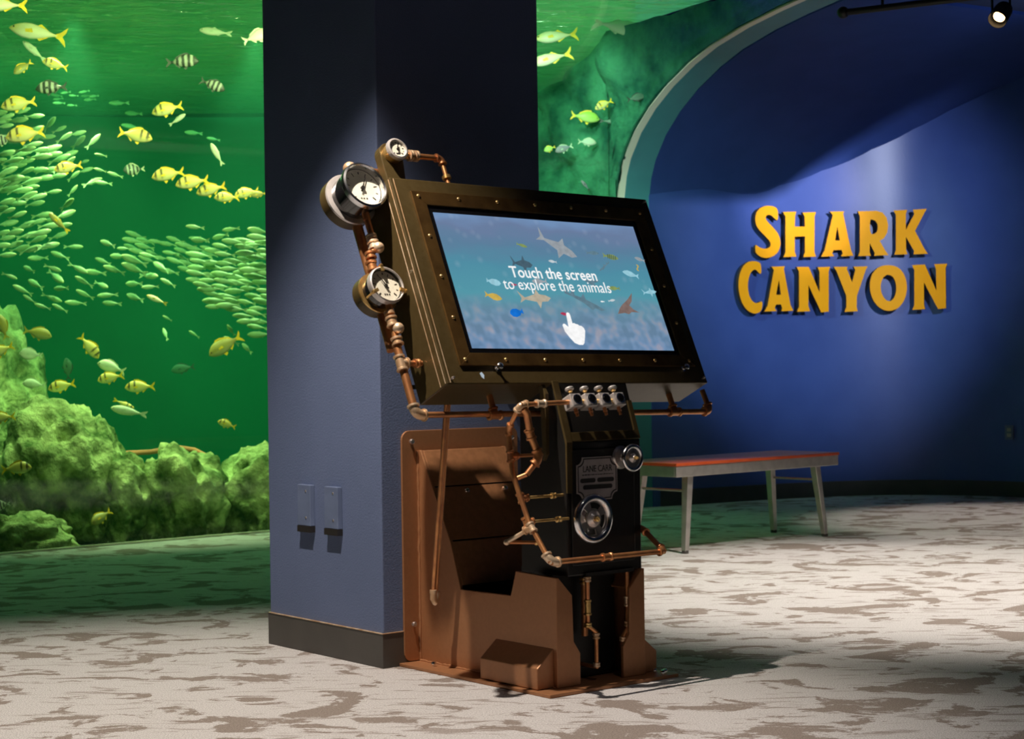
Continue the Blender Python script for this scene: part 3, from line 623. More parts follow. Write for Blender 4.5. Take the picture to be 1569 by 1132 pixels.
for sgn in (-1, 1):
    f = (lambda u_: UC+(u_-UC)*(-sgn))          # mirror about the middle
    bm = NB(); prism(bm, [k(f(.132), n_, z_) for n_, z_ in side], V((.010*(-sgn), 0, 0)))
    sp = P('side_panel', bm, 'pedestal', bevel=.002)
    bm = NB()
    bead(bm, k(f(.131), .011, .655), k(f(.131), .011, .012), seed=3); bead(bm, k(f(.131), .012, .011), k(f(.131), .65, .011), seed=4); P('weld_seam', bm, 'pedestal', smooth=True, parent=sp)
    # front flange with flared foot
    fl = [(.132, .010), (.218, .010), (.218, .100), (.194, .135), (.190, .265), (.140, .318), (.132, .318)]
    bm = NB(); prism(bm, [k(f(a), .645, b) for a, b in fl], KN*.012); P('front_flange', bm, 'pedestal', bevel=.002, parent=sp)
    bm = NB(); prism(bm, [k(f(a), n_, b) for a, n_, b in ((.138, .485, .322), (.138, .645, .318), (.188, .645, .266), (.188, .490, .266))], V((0, 0, -.004))); P('top_gusset', bm, 'pedestal', parent=sp)
    # wedge shaped foot box
    prof = [(.132, .011), (.072, .011), (.072, .070), (.132, .120)]
    bm = NB(); prism(bm, [k(f(a), .383, b) for a, b in prof], KN*.258); P('foot_box', bm, 'pedestal', bevel=.0025)
# slanted cover between the side panels, in three plates with seams
prev = None
cp = [(.068, .652), (.120, .545), (.205, .385), (.258, .262)]
bm = NB()
for (n0, z0), (n1, z1) in (((.024, .655), (.080, .547)), ((.082, .543), (.164, .389)), ((.166, .385), (.216, .258))):
    hexa(bm, [k(.142, n0-.010, z0), k(.458, n0-.010, z0), k(.458, n0, z0), k(.142, n0, z0), k(.142, n1-.010, z1), k(.458, n1-.010, z1), k(.458, n1, z1), k(.142, n1, z1)])
cv = P('cover_plate', bm, 'pedestal_dark', bevel=.0015)
for u_, n_, z_ in ((.25, .092, .525), (.40, .092, .525)): bolt(k(u_, n_, z_), V((0, -.88, .47)), .0085, parent=cv)
bm = NB(); kbox(bm, (.142, .0095, .011), (.458, .020, .600)); P('inner_backing', bm, 'black_metal')
bm = NB(); kbox(bm, (.190, .43, .011), (.425, .575, .330)); P('recess_column', bm, 'black_metal', bevel=.004)
# black machine body
prof = [(.44, .315), (.645, .315), (.645, .690), (.585, .868), (.44, .868)]
bm = NB(); prism(bm, [k(.185, n_, z_) for n_, z_ in prof], V((.285, 0, 0))); P('machine_body', bm, 'black_metal', bevel=.004)
bm = NB(); prism(bm, [k(x, .645, y) for x, y in rrect(.200, .345, .440, .672, .006, 2)], KN*.006); P('front_door', bm, 'black_metal', bevel=.002)
# olive corner strips of the console
bm = NB(); prism(bm, [k(.183, n_, z_) for n_, z_ in ((.645, .55), (.651, .55), (.651, .693), (.592, .866), (.585, .866), (.643, .690))], V((.022, 0, 0))); P('corner_strip', bm, 'olive', bevel=.001)
bm = NB(); prism(bm, [k(.150, n_, z_) for n_, z_ in ((.585, .64), (.600, .66), (.600, .83), (.575, .868), (.565, .868), (.575, .83))], V((.012, 0, 0))); P('corner_strip', bm, 'olive', bevel=.001)
# raised frame on the sloping console
def cs(u_, t, d=0): # t along slope from (.645,.690) to (.585,.868)
    L = math.hypot(.06, .178); a, b = -.06/L, .178/L
    return k(u_, .645+a*t+b*d, .690+b*t-a*d)
bm = NB()
for a, b in (((.190, .004), (.468, .030)), ((.190, .030), (.208, .120)), ((.452, .030), (.468, .120))):
    hexa(bm, [cs(a[0], a[1], -.001), cs(b[0], a[1], -.001), cs(b[0], a[1], .006), cs(a[0], a[1], .006), cs(a[0], b[1], -.001), cs(b[0], b[1], -.001), cs(b[0], b[1], .006), cs(a[0], b[1], .006)])
P('console_frame', bm, 'olive', bevel=.001)
# neck from column to monitor
bm = NB(); prism(bm, [k(.42, n_, z_) for n_, z_ in ((.001, .90), (.001, 1.20), (.125, 1.20), (.262, .90))], V((.16, 0, 0))); P('wall_bracket', bm, 'black_metal', bevel=.004)
bm = NB(); prism(bm, [k(.20, n_, z_) for n_, z_ in ((.36, .80), (.445, .81), (.47, .86), (.42, .94), (.30, .94))], V((.23, 0, 0))); P('neck', bm, 'black_metal', bevel=.004)

# name plate with scalloped corners
def scallop(x0, y0, x1, y1, r, n=6):
    out = []
    for cx, cy, a0 in ((x1, y0, 180), (x1, y1, 270), (x0, y1, 0), (x0, y0, 90)):
        for i in range(n+1):
            a = math.radians(a0-90*i/n); out.append((cx+r*math.cos(a), cy+r*math.sin(a)))
    return out
bm = NB(); prism(bm, [k(x, .651, y) for x, y in scallop(.216, .526, .370, .649, .021)], KN*.003); npl = P('name_plate', bm, 'plate_grey', bevel=.0006)
bm = NB()
o1 = scallop(.2195, .5295, .3665, .6455, .021); o2 = scallop(.2225, .5325, .3635, .6425, .021); n_ = len(o1)
va = [bm.verts.new(k(x, .6545, y)) for x, y in o1]; vb = [bm.verts.new(k(x, .6545, y)) for x, y in o2]
for i in range(n_): bm.faces.new((va[i], va[(i+1) % n_], vb[(i+1) % n_], vb[i]))
r_ = bmesh.ops.extrude_face_region(bm, geom=bm.faces[:]); bmesh.ops.translate(bm, vec=V((0, .0004, 0)), verts=[g for g in r_['geom'] if isinstance(g, bmesh.types.BMVert)])
P('plate_border', bm, 'plate_dark', parent=npl)
for x0, x1, z0 in ((.2285, .286, .5765), (.2925, .3565, .5765), (.2385, .350, .5575)):
    bm = NB(); prism(bm, [k(x, .6540, y) for x, y in rrect(x0, z0, x1, z0+.0125, .006, 4)], KN*.0006); P('plate_slot', bm, 'plate_dark', parent=npl)
def text_part(txt, mat, size, origin, X, Y, name, parent, bold=0.0, depth=.0006, width=None, align='LEFT'):
    cu = bpy.data.curves.new('txt', 'FONT'); cu.body = txt; cu.size = size; cu.extrude = depth/2; cu.offset = bold; cu.align_x = align; cu.resolution_u = 3
    t = bpy.data.objects.new('tmp', cu); col.objects.link(t); dg = bpy.context.evaluated_depsgraph_get(); dg.update()
    me = bpy.data.meshes.new_from_object(t.evaluated_get(dg)); bpy.data.objects.remove(t); bpy.data.curves.remove(cu)
    me.name = name; xs = [v.co.x for v in me.vertices]; w = max(xs)-min(xs); sx = (width/w) if width else 1
    me.materials.clear(); me.materials.append(mat)
    o = bpy.data.objects.new(name, me); col.objects.link(o); Z = X.cross(Y)
    mm = Matrix.Identity(4)
    for i in range(3): mm[i][0] = X[i]*sx; mm[i][1] = Y[i]; mm[i][2] = Z[i]; mm[i][3] = origin[i]
    o.parent = parent; o.matrix_local = mm; return o
text_part('LANE CARR', M['ink'], .026, k(.238, .6545, .607), V((1, 0, 0)), V((0, 0, 1)), 'plate_lettering', npl, width=.110, depth=.0008)
bm = NB(); rnd = random.Random(5); x = .236
while x < .350:
    w_ = rnd.uniform(.003, .010); kbox(bm, (x, .6540, .5975), (x+w_, .6545, .5992+rnd.uniform(0, .0012))); x += w_+.0022
P('fine_lettering', bm, 'plate_dark', parent=npl)

# hand wheels
def wheel(u_, z_, nb, R, r, n0, spokes, nholes=4):
    root = empty('handwheel'); root.parent = KI
    c = k(u_, n0, z_)
    bm = NB(); torus(bm, c, KN, R-r, r, 48, 14); finish('rim', bm, M['chrome'], root, smooth=True, angle=180)
    bm = NB(); seg = 48
    # web disc with openings
    ri, ro = R*.34, R-r*1.3
    x, y, a = frame_of(KN); 
    def ring(bm, r0, r1, a0, a1, m_):
        st = [(a0+(a1-a0)*i/m_) for i in range(m_+1)]
        for p_, q_ in zip(st, st[1:]):
            cs_ = [c+x*(rr*math.cos(t))+y*(rr*math.sin(t)) for rr, t in ((r0, p_), (r1, p_), (r1, q_), (r0, q_))]
            hexa(bm, [v-a*.004 for v in cs_]+[v+a*.001 for v in cs_])
    if nholes:
        ring(bm, ro*.82, ro, 0, 2*math.pi, 36); ring(bm, R*.12, R*.42, 0, 2*math.pi, 24)
        for i in range(nholes):
            t = 2*math.pi*i/nholes+.55; ring(bm, R*.40, ro*.84, t-.30, t+.30, 4)
    else: ring(bm, R*.1, ro, 0, 2*math.pi, 36)
    finish('web', bm, M['nickel'], root)
    bm = NB(); lathe(bm, c, KN, [(0, -.006), (R*.34, -.006), (R*.34, .003), (R*.26, .006), (R*.18, .012), (0, .012)], 28); finish('hub', bm, M['white_metal'], root, smooth=True, angle=30)
    bm = NB(); lathe(bm, c, KN, [(R*.10+.001, .010), (R*.10+.001, .020), (.003, .023), (0, .020)], 8); finish('nut', bm, M['brass'], root, smooth=True, angle=30)
    bm = NB(); cyl(bm, k(u_, nb, z_), k(u_, n0-.004, z_), .010, .008); lathe(bm, k(u_, nb, z_), KN, [(.034 if R < .05 else .026, 0), (.034 if R < .05 else .026, .006), (.028 if R < .05 else .02, .012), (.013, .016), (.011, .02)], 28); finish('spindle', bm, M['nickel'], root, smooth=True, angle=30)
wheel(.242, .478, .651, .070, .0105, .692, 4)
wheel(.388, .643, .645, .040, .0065, .700, 0, 0)
bolt(k(.225, .651, .51), KN, .008); bolt(k(.215, .651, .445), KN, .007)

# four valve blocks on the console
for i in range(4):
    u0 = .186+.0545*i; root = empty('valve_block'); root.parent = KI
    c = V((u0+.020, -.655, .806))
    def q(x, y, z): return c+V((x, 0, 0))+SN*y+SU*z
    bm = NB(); box(bm, (-.020, -.022, -.020), (.020, .018, .020), q); finish('block', bm, M['white_metal'], root, bevel=.004)
    bm = NB(); lathe(bm, c+SN*.018, SN, [(.0155, 0), (.0155, .003), (.012, .004), (.0115, .001), (0, .001)], 24); finish('sight_ring', bm, M['chrome'], root, smooth=True, angle=30)
    bm = NB(); lathe(bm, c+SN*.0192, SN, [(.0112, 0), (.0095, .0022), (0, .003)], 20); finish('sight_glass', bm, M['screen_black'], root, smooth=True)
    bm = NB(); lathe(bm, c+SU*.019, SU, [(.004, 0), (.004, .010), (.0075, .013), (.0045, .018)], 12); finish('stem', bm, M['brass'], root, smooth=True, angle=30)
    bm = NB(); lathe(bm, c+SU*.036, SU, [(.006, 0), (.0125, .001), (.0135, .005), (.011, .009), (0, .010)], 14); finish('knob', bm, M['white_metal'], root, smooth=True, angle=40)
    bm = NB(); lathe(bm, c-SU*.019, -SU, [(.0055, 0), (.0055, .008), (.0065, .009), (.0065, .014), (.005, .015), (.005, .024), (0, .024)], 8); finish('outlet_stub', bm, M['copper'], root, smooth=True, angle=30)
    if i < 3:
        bm = NB(); cyl(bm, c+V((.019, 0, 0)), c+V((.0355, 0, 0)), .007); finish('link_pipe', bm, M['brass'], root, smooth=True, angle=30)

# ---- pipes
def pipe(pts, r=.0075, mat='copper', name='copper_pipe'):
    bm = NB(); tube(bm, pts, r, 14); return P(name, bm, mat, smooth=True, angle=50)
def fit(a, c, b, r=.0115, l=.022, mat='solder'):
    """elbow fitting with collars"""
    a, c, b = V(a), V(c), V(b); pa = c+(a-c).normalized()*l; pb = c+(b-c).normalized()*l
    bm = NB(); tube(bm, elbow_pts(a, c, b, l*.95), r, 14)
    for p, d in ((pa, (a-c).normalized()), (pb, (b-c).normalized())): lathe(bm, p-d*.004, d, [(r, 0), (r*1.22, .001), (r*1.22, .006), (r, .007)], 16)
    return P('pipe_elbow', bm, mat, smooth=True, angle=40)
def sleeve(p, d, l=.03, r=.0108, mat='solder', name='pipe_coupling'):
    p, d = V(p), V(d).normalized(); h = l/2
    bm = NB(); lathe(bm, p-d*h, d, [(r*.75, 0), (r*1.22, .001), (r*1.22, .006), (r, .008), (r, l-.008), (r*1.22, l-.006), (r*1.22, l-.001), (r*.75, l)], 16); return P(name, bm, mat, smooth=True, angle=40)
def tee(p, d, b, l=.036, r=.0108, mat='solder', bl=.024):
    p, d, b = V(p), V(d).normalized(), V(b).normalized(); h = l/2
    bm = NB(); lathe(bm, p-d*h, d, [(r*.75, 0), (r*1.22, .001), (r*1.22, .006), (r, .008), (r, l-.008), (r*1.22, l-.006), (r*1.22, l-.001), (r*.75, l)], 16)
    lathe(bm, p, b, [(r, 0), (r, bl-.007), (r*1.22, bl-.006), (r*1.22, bl-.001), (r*.75, bl)], 16); return P('pipe_tee', bm, mat, smooth=True, angle=40)
# A: frame pipe beside and below the monitor
A0 = s(-.238, .270, -.08); A1 = s(-.250, -.055, -.08); A2 = s(.865, -.060, -.08); A3 = s(.862, .012, -.08)
pipe([s(-.250, .150, -.08), A1+V((0, 0, 0)).lerp(SU*.02, 1)], .0115); fit(s(-.25, .1, -.08), A1, A2, .0145, .028)
pipe([A1+V((.025, 0, 0)), A2-V((.025, 0, 0))], .0085); fit(A1, A2, A3, .0125, .024, 'copper'); pipe([A2+SU*.02, A3], .0085)
tee(s(-.253, .100, -.08), SU, V((1, 0, 0)), .046, .0135); pipe([s(-.235, .10, -.08), s(-.183, .10, -.08)], .008); sleeve(s(-.200, .10, -.08), (1, 0, 0), .018, .0105, 'copper'); 
for u_, hh in ((.020, .05), (.714, .05)):
    tee(s(u_, -.060, -.08), (1, 0, 0), SU, .046, .0115, 'copper'); pipe([s(u_, -.045, -.08), s(u_, .001, -.08)], .009, 'copper'); lathe_b = None
# gauge line
G = [s(-.249, .150, -.08), s(-.250, .185, -.08), s(-.243, .215, -.075)]
pipe([s(-.250, .12, -.08), s(-.243, .28, -.075)], .0095)
for q_, l, r in ((.165, .024, .014), (.225, .030, .0145), (.252, .012, .0125)): sleeve(s(-.247, q_, -.077), SU, l, r)
bm = NB(); ball(bm, s(-.240, .200, -.066), .0165); P('pipe_elbow', bm, 'solder', smooth=True)
pipe([s(-.262, .375, -.085), s(-.262, .425, -.085), s(-.236, .455, -.075), s(-.238, .560, -.075)], .0095)
for q_, u_, l, r, mt in ((.398, -.262, .030, .0135, 'copper'), (.432, -.257, .022, .013, 'copper'), (.466, -.237, .026, .0145, 'solder'), (.492, -.237, .014, .013, 'solder')): sleeve(s(u_, q_, -.078), SU, l, r, mt)
bm = NB(); ball(bm, s(-.232, .452, -.066), .0165); P('pipe_elbow', bm, 'solder', smooth=True)
# thick dark back pipe the two big gauges hang on
pipe([s(-.235, .16, -.125), s(-.240, .68, -.125)], .015)
pipe([s(-.225, .735, -.115), s(-.10, .735, -.115)], .009); bm = NB(); ball(bm, s(-.222, .735, -.110), .020); P('pipe_elbow', bm, 'solder', smooth=True)
# small pipe of the top gauge
pipe([s(-.075, .755, -.045), s(.052, .755, -.045)], .009); fit(s(-.05, .755, -.045), s(.066, .755, -.045), s(.066, .66, -.045), .011, .018, 'copper'); pipe([s(.066, .74, -.045), s(.066, .645, -.045)], .007)
for u_, r in ((-.065, .010), (-.045, .014), (-.026, .014)): sleeve(s(u_, .755, -.045), (1, 0, 0), .014, r, 'brass' if r < .012 else 'solder')
sleeve(s(.066, .690, -.045), SU, .012, .011, 'brass'); sleeve(s(.066, .655, -.045), SU, .014, .012, 'brass'); sleeve(s(.036, .655, -.045), (1, 0, 0), .016, .010, 'brass')
pipe([s(-.10, .652, -.06), s(.06, .652, -.06)], .006)
# B: pipe run left of the machine body
Bp = [k(.186, .655, .806), k(.018, .650, .803), k(.018, .595, .735), k(.022, .605, .615), k(.030, .665, .480), k(.036, .748, .376), k(.462, .748, .374), k(.480, .640, .430)]
pipe([Bp[0], Bp[1]], .0072); sleeve(Bp[1].lerp(Bp[0], .42), (1, 0, 0), .034, .0100); fit(Bp[0], Bp[1], Bp[2], .0105, .020)
pipe([Bp[1], Bp[2]], .006, 'copper'); fit(Bp[1], Bp[2], Bp[3], .009, .016, 'copper')
pipe([Bp[2], Bp[3], Bp[4], Bp[5]], .0072); fit(Bp[4], Bp[5], Bp[6], .0125, .026); pipe([Bp[5], Bp[6]], .0078); sleeve(Bp[5].lerp(Bp[6], .48), (1, 0, 0), .036, .0100, 'copper')
fit(Bp[5], Bp[6], Bp[7], .0105, .020, 'copper'); pipe([Bp[6], Bp[7]], .0078); fit(Bp[6], Bp[7], k(.465, .60, .44), .0105, .018, 'copper'); pipe([Bp[7], k(.465, .60, .44)], .007)
tee(k(.021, .600, .660), Bp[3]-Bp[2], V((1, 0, 0)), .034, .010, 'copper'); pipe([k(.021, .600, .660), k(.135, .600, .660)], .0055, 'copper')
# second thicker run
Cq = [k(.040, .650, .780), k(.060, .640, .720), k(.080, .655, .655), k(.045, .640, .610)]
pipe([Bp[1]+V((.01, 0, -.01)), Cq[0], Cq[1], Cq[2]], .0105); fit(Cq[1], Cq[2], Cq[3], .013, .022, 'copper'); pipe([Cq[2], Cq[3]], .008); pipe([Cq[3], k(.028, .622, .60)], .007)
sleeve(Cq[1], Cq[2]-Cq[0], .03, .0125, 'copper')
for n_, z_, L in ((.640, .545, .155), (.662, .480, .157)):
    tee(k(.033, n_-.012, z_), Bp[4]-Bp[3], V((1, 0, 0)), .030, .010, 'copper'); pipe([k(.04, n_-.012, z_), k(.186, n_-.012, z_)], .0045, 'brass'); sleeve(k(.150, n_-.012, z_), (1, 0, 0), .016, .007, 'brass')
tee(k(.0305, .675, .466), Bp[5]-Bp[4], V((-.35, .75, -.35)), .030, .0105); pipe([k(.030, .675, .466), k(-.005, .610, .425)], .006, 'solder'); bm = NB(); ball(bm, k(-.005, .610, .425), .009); P('pipe_elbow', bm, 'solder', smooth=True)
pipe([k(-.005, .610, .425), k(.090, .625, .418)], .0055); bm = NB(); ball(bm, k(.090, .625, .418), .009); P('pipe_elbow', bm, 'brass', smooth=True)
# C: hanging rods left of the pedestal
for u_, n0, n1, r in ((.048, .268, .192, .0065), (.064, .262, .186, .0045)):
    pipe([k(u_, n0+.01, .86), k(u_, n1, .235)], r)
bm = NB(); tube(bm, [k(.048, .195, .245), k(.049, .192, .225), k(.056, .189, .214), k(.064, .187, .226), k(.064, .188, .245)], .0105, 12); P('pipe_elbow', bm, 'solder', smooth=True)
sleeve(k(.048, .194, .246), (0, 0, 1), .012, .0095); 
bm = NB(); kbox(bm, (.030, .10, .845), (.16, .285, .858)); P('rod_bracket', bm, 'black_metal')
# D: pipes in the front recess
for pts, r, mt in (([k(.262, .640, .318), k(.262, .640, .170), k(.293, .640, .148), k(.293, .640, .050), k(.293, .575, .050)], .0068, 'copper'),
                   ([k(.285, .600, .290), k(.285, .600, .135)], .0095, 'copper'),
                   ([k(.415, .640, .318), k(.415, .640, .150), k(.396, .640, .125), k(.396, .640, .012)], .0062, 'copper')):
    pipe(pts, r, mt)
for p, l, r in ((k(.262, .640, .302), .016, .0088), (k(.262, .640, .222), .045, .0090), (k(.262, .640, .172), .014, .0092), (k(.293, .640, .138), .018, .0088), (k(.293, .640, .056), .014, .0085), (k(.415, .640, .225), .03, .0085), (k(.415, .640, .160), .016, .0085), (k(.396, .640, .118), .014, .0085), (k(.285, .600, .292), .02, .0120)):
    sleeve(p, (0, 0, 1), l, r, 'solder' if r < .0089 else 'brass')
bm = NB(); kbox(bm, (.245, .575, .312), (.43, .655, .322)); P('pipe_bracket', bm, 'black_metal')
for u_, n_ in ((.50, .66), (.515, .69), (.10, .12), (.495, .70)): bolt(k(u_, n_, .009), V((0, 0, 1)), .0075)

# ---- monitor housing
bm = NB(); box(bm, (-.18, 0, -.14), (.81, .645, 0), s); hs = P('monitor_housing', bm, 'olive', bevel=.003)
bm = NB()
for u_ in (-.181,):
    for d in (-.030, -.006): tube(bm, [s(u_, .004, d), s(u_, .640, d)], .0012, 6)
tube(bm, [s(-.168, .004, .0005), s(-.168, .641, .0005)], .0010, 6)
P('panel_joint', bm, 'solder', parent=hs)
for u_, S_ in ((-.163, .014), (.79, .014), (.79, .63)): bolt(s(u_, S_, 0), SN, .004, 'screw', hs, 'nickel')
# tab with rounded end carrying the small gauge
bm = NB()
pts = [(-.150, .62), (-.095, .62)]+[(-.112+.040*math.cos(math.radians(a)), .752+.040*math.sin(math.radians(a))) for a in range(0, 181, 15)]
prism(bm, [s(x, y, -.075) for x, y in pts], SN*.030); P('gauge_tab', bm, 'olive', bevel=.002)
for cu, cS, r in ((-.250, .630, .080), (-.243, .332, .062)):
    bm = NB(); lathe(bm, s(cu, cS, -.145), SN, [(r, 0), (r, .035)], 44)
    box(bm, (cu, cS-.03, -.142), (-.17, cS+.03, -.115), s)
    P('gauge_mount', bm, 'olive', bevel=.002, smooth=True, angle=40)
# brass frame
def ringplate(bm, o, i, d0, d1, fn):
    (a0, b0, a1, b1), (c0, e0_, c1, e1_) = o, i
    for q in (((a0, b0), (a1, b0), (c1, e0_), (c0, e0_)), ((a1, b0), (a1, b1), (c1, e1_), (c1, e0_)), ((a1, b1), (a0, b1), (c0, e1_), (c1, e1_)), ((a0, b1), (a0, b0), (c0, e0_), (c0, e1_))):
        hexa(bm, [fn(x, y, d0) for x, y in q]+[fn(x, y, d1) for x, y in q])
bm = NB(); ringplate(bm, (-.122, .054, .775, .603), (-.078, .092, .728, .560), .0, .006, s); bf = P('screen_bezel', bm, 'brass_frame', bevel=.001)
riv = [(-.100+.1425*i, .072) for i in range(7)]+[(-.100+.1425*i, .587) for i in range(7)]+[(-.100, .072+.12875*i) for i in (1, 2, 3)]+[(.755, .072+.12875*i) for i in (1, 2, 3)]
for x, y in riv:
    bm = NB(); lathe(bm, s(x, y, .005), SN, [(.0060, 0), (.0056, .002), (.0035, .0042), (0, .005)], 10); P('rivet', bm, 'brass', smooth=True, parent=bf)
for x in (.004, .722):
    bm = NB(); lathe(bm, s(x, .046, 0), SN, [(.0095, 0), (.0095, .004), (.0045, .005), (.0045, .014), (.009, .015), (.0095, .021), (.006, .025), (0, .026)], 14); P('clamp_knob', bm, 'chrome', smooth=True, angle=40)
bm = NB(); prism(bm, [s(x, y, .0003) for x, y in ((-.060, .032), (-.052, .036), (-.046, .026), (-.050, .014), (-.057, .020))], SN*.0006); P('sticker', bm, 'sticker')
bm = NB(); box(bm, (-.078, .092, .0), (.728, .560, .0012), s); P('screen_border', bm, 'screen_black')

# ---- display
def display_mat():
    mt = bpy.data.materials.new('underwater_screen_picture'); mt.use_nodes = True; nt = mt.node_tree; L = nt.links.new
    b = nt.nodes['Principled BSDF']; b.inputs['Base Color'].default_value = (.003, .003, .003, 1); b.inputs['Roughness'].default_value = .22
    tc = _n(nt, 'ShaderNodeTexCoord'); sx = _n(nt, 'ShaderNodeSeparateXYZ'); L(tc.outputs['Object'], sx.inputs[0])
    mr = _n(nt, 'ShaderNodeMapRange'); mr.inputs[1].default_value = 0; mr.inputs[2].default_value = .43; L(sx.outputs[1], mr.inputs[0])
    mp = _n(nt, 'ShaderNodeMapping'); mp.inputs['Scale'].default_value = (6, 15, 1); L(tc.outputs['Object'], mp.inputs[0])
    nz = _n(nt, 'ShaderNodeTexNoise'); nz.inputs['Scale'].default_value = 1.0; nz.inputs['Detail'].default_value = 2; L(mp.outputs[0], nz.inputs['Vector'])
    ma = _n(nt, 'ShaderNodeMath', operation='MULTIPLY_ADD'); ma.inputs[1].default_value = .22; L(nz.outputs['Fac'], ma.inputs[0]); L(mr.outputs[0], ma.inputs[2])
    ad = _n(nt, 'ShaderNodeMath', operation='SUBTRACT'); ad.inputs[1].default_value = .11; L(ma.outputs[0], ad.inputs[0])
    rp = _n(nt, 'ShaderNodeValToRGB'); st = [(0, srgb(108, 140, 185)), (.16, srgb(115, 140, 168)), (.30, srgb(98, 142, 162)), (.42, srgb(82, 150, 166)), (.62, srgb(78, 140, 162)), (.78, srgb(90, 126, 155)), (.92, srgb(104, 124, 158)), (1, srgb(112, 142, 182))]
    c_ = rp.color_ramp
    while len(c_.elements) < len(st): c_.elements.new(.5)
    for e, (p, q) in zip(c_.elements, st): e.position = p
    for e, (p, q) in zip(c_.elements, st): e.color = q
    L(ad.outputs[0], rp.inputs[0])
    # blurred reef in the lower third
    n2 = _n(nt, 'ShaderNodeTexNoise'); n2.inputs['Scale'].default_value = 26; n2.inputs['Detail'].default_value = 1; L(tc.outputs['Object'], n2.inputs['Vector'])
    r2 = _n(nt, 'ShaderNodeValToRGB'); e = r2.color_ramp.elements; e[0].position = .38; e[0].color = srgb(88, 120, 145); e[1].position = .70; e[1].color = srgb(165, 158, 165)
    m_ = r2.color_ramp.elements.new(.52); m_.color = srgb(112, 142, 172)
    L(n2.outputs['Fac'], r2.inputs[0])
    m3 = _n(nt, 'ShaderNodeMapRange'); m3.inputs[1].default_value = .40; m3.inputs[2].default_value = .18; m3.inputs[4].default_value = .6; L(ad.outputs[0], m3.inputs[0])
    mx = _n(nt, 'ShaderNodeMixRGB'); L(m3.outputs[0], mx.inputs[0]); L(rp.outputs[0], mx.inputs[1]); L(r2.outputs[0], mx.inputs[2])
    # pale flecks near the top
    n3 = _n(nt, 'ShaderNodeTexVoronoi'); n3.inputs['Scale'].default_value = 22; L(tc.outputs['Object'], n3.inputs['Vector'])
    r3 = _n(nt, 'ShaderNodeMapRange'); r3.inputs[1].default_value = .30; r3.inputs[2].default_value = .0; r3.inputs[4].default_value = .10; L(n3.outputs['Distance'], r3.inputs[0])
    m4 = _n(nt, 'ShaderNodeMixRGB'); m4.inputs[2].default_value = srgb(210, 220, 235); L(r3.outputs[0], m4.inputs[0]); L(mx.outputs[0], m4.inputs[1])
    L(m4.outputs[0], b.inputs['Emission Color']); b.inputs['Emission Strength'].default_value = 1.0
    return mt
DS = empty('touch_screen'); DS.parent = KI
OX, OY = -.062, .108            # lower-left corner of the lit picture
me_bm = NB(); box(me_bm, (0, 0, 0), (.772, .430, .0012))
pic = finish('picture', me_bm, display_mat(), DS)
mm = Matrix.Identity(4); oo = s(OX, OY, .0013)
for i in range(3): mm[i][0] = SX[i]; mm[i][1] = SU[i]; mm[i][2] = SN[i]; mm[i][3] = oo[i]
pic.matrix_local = mm
ZL = .0028
def flat(name, polys, mat, lift=0.0):
    bm = NB()
    for pl in polys: prism(bm, [s(x, y, ZL+lift) for x, y in pl], SN*.0003)
    return finish(name, bm, mat, DS)
E_ = {n_: emis('screen_'+n_, srgb(*c_)) for n_, c_ in dict(white=(255, 255, 255), grey=(150, 158, 165), palegrey=(190, 200, 205), dark=(70, 95, 110), slate=(95, 125, 140), yellow=(200, 170, 80), olive=(130, 150, 90), blue=(20, 110, 205), brown=(125, 105, 100), red=(180, 60, 90), paleblue=(150, 200, 215), sand=(180, 170, 150), stripe=(60, 85, 85)).items()}
def xf(sh, cx, cy, L_, ang=0, flip=1, yy=1):
    a = math.radians(ang); return [(cx+(x*flip*L_)*math.cos(a)-(y*L_*yy)*math.sin(a), cy+(x*flip*L_)*math.sin(a)+(y*L_*yy)*math.cos(a)) for x, y in sh]
SH_F = [(-.5, .0), (-.38, .10), (-.18, .17), (.05, .16), (.25, .07), (.33, .04), (.5, .16), (.44, .0), (.5, -.16), (.33, -.04), (.22, -.08), (.0, -.16), (-.2, -.15), (-.4, -.08)]
SH_S = [(-.5, .01), (-.36, .08), (-.16, .11), (-.10, .24), (-.02, .11), (.18, .06), (.32, .03), (.5, .20), (.42, .02), (.5, -.10), (.32, -.02), (.15, -.05), (-.02, -.08), (-.08, -.24), (-.18, -.08), (-.38, -.07)]
SH_R = [(-.5, -.12), (-.30, .02), (-.12, .10), (.02, .14), (.20, .20), (.5, .34), (.32, .12), (.14, .03), (.22, -.10), (.40, -.22), (.10, -.16), (-.05, -.20), (-.2, -.14)]
SH_G = [(-.5, .02), (-.30, .045), (-.02, .06), (.05, .16), (.10, .06), (.25, .05), (.31, .17), (.36, .04), (.44, .05), (.5, .18), (.5, .0), (.3, .0), (.0, -.03), (-.2, -.09), (-.26, -.03), (-.42, -.03)]
SH_T = [(-.5, 0), (-.4, .18), (-.2, .27), (.1, .25), (.3, .12), (.38, .08), (.5, .22), (.5, -.14), (.36, -.04), (.2, -.2), (-.1, -.27), (-.35, -.2)]
dx = .015
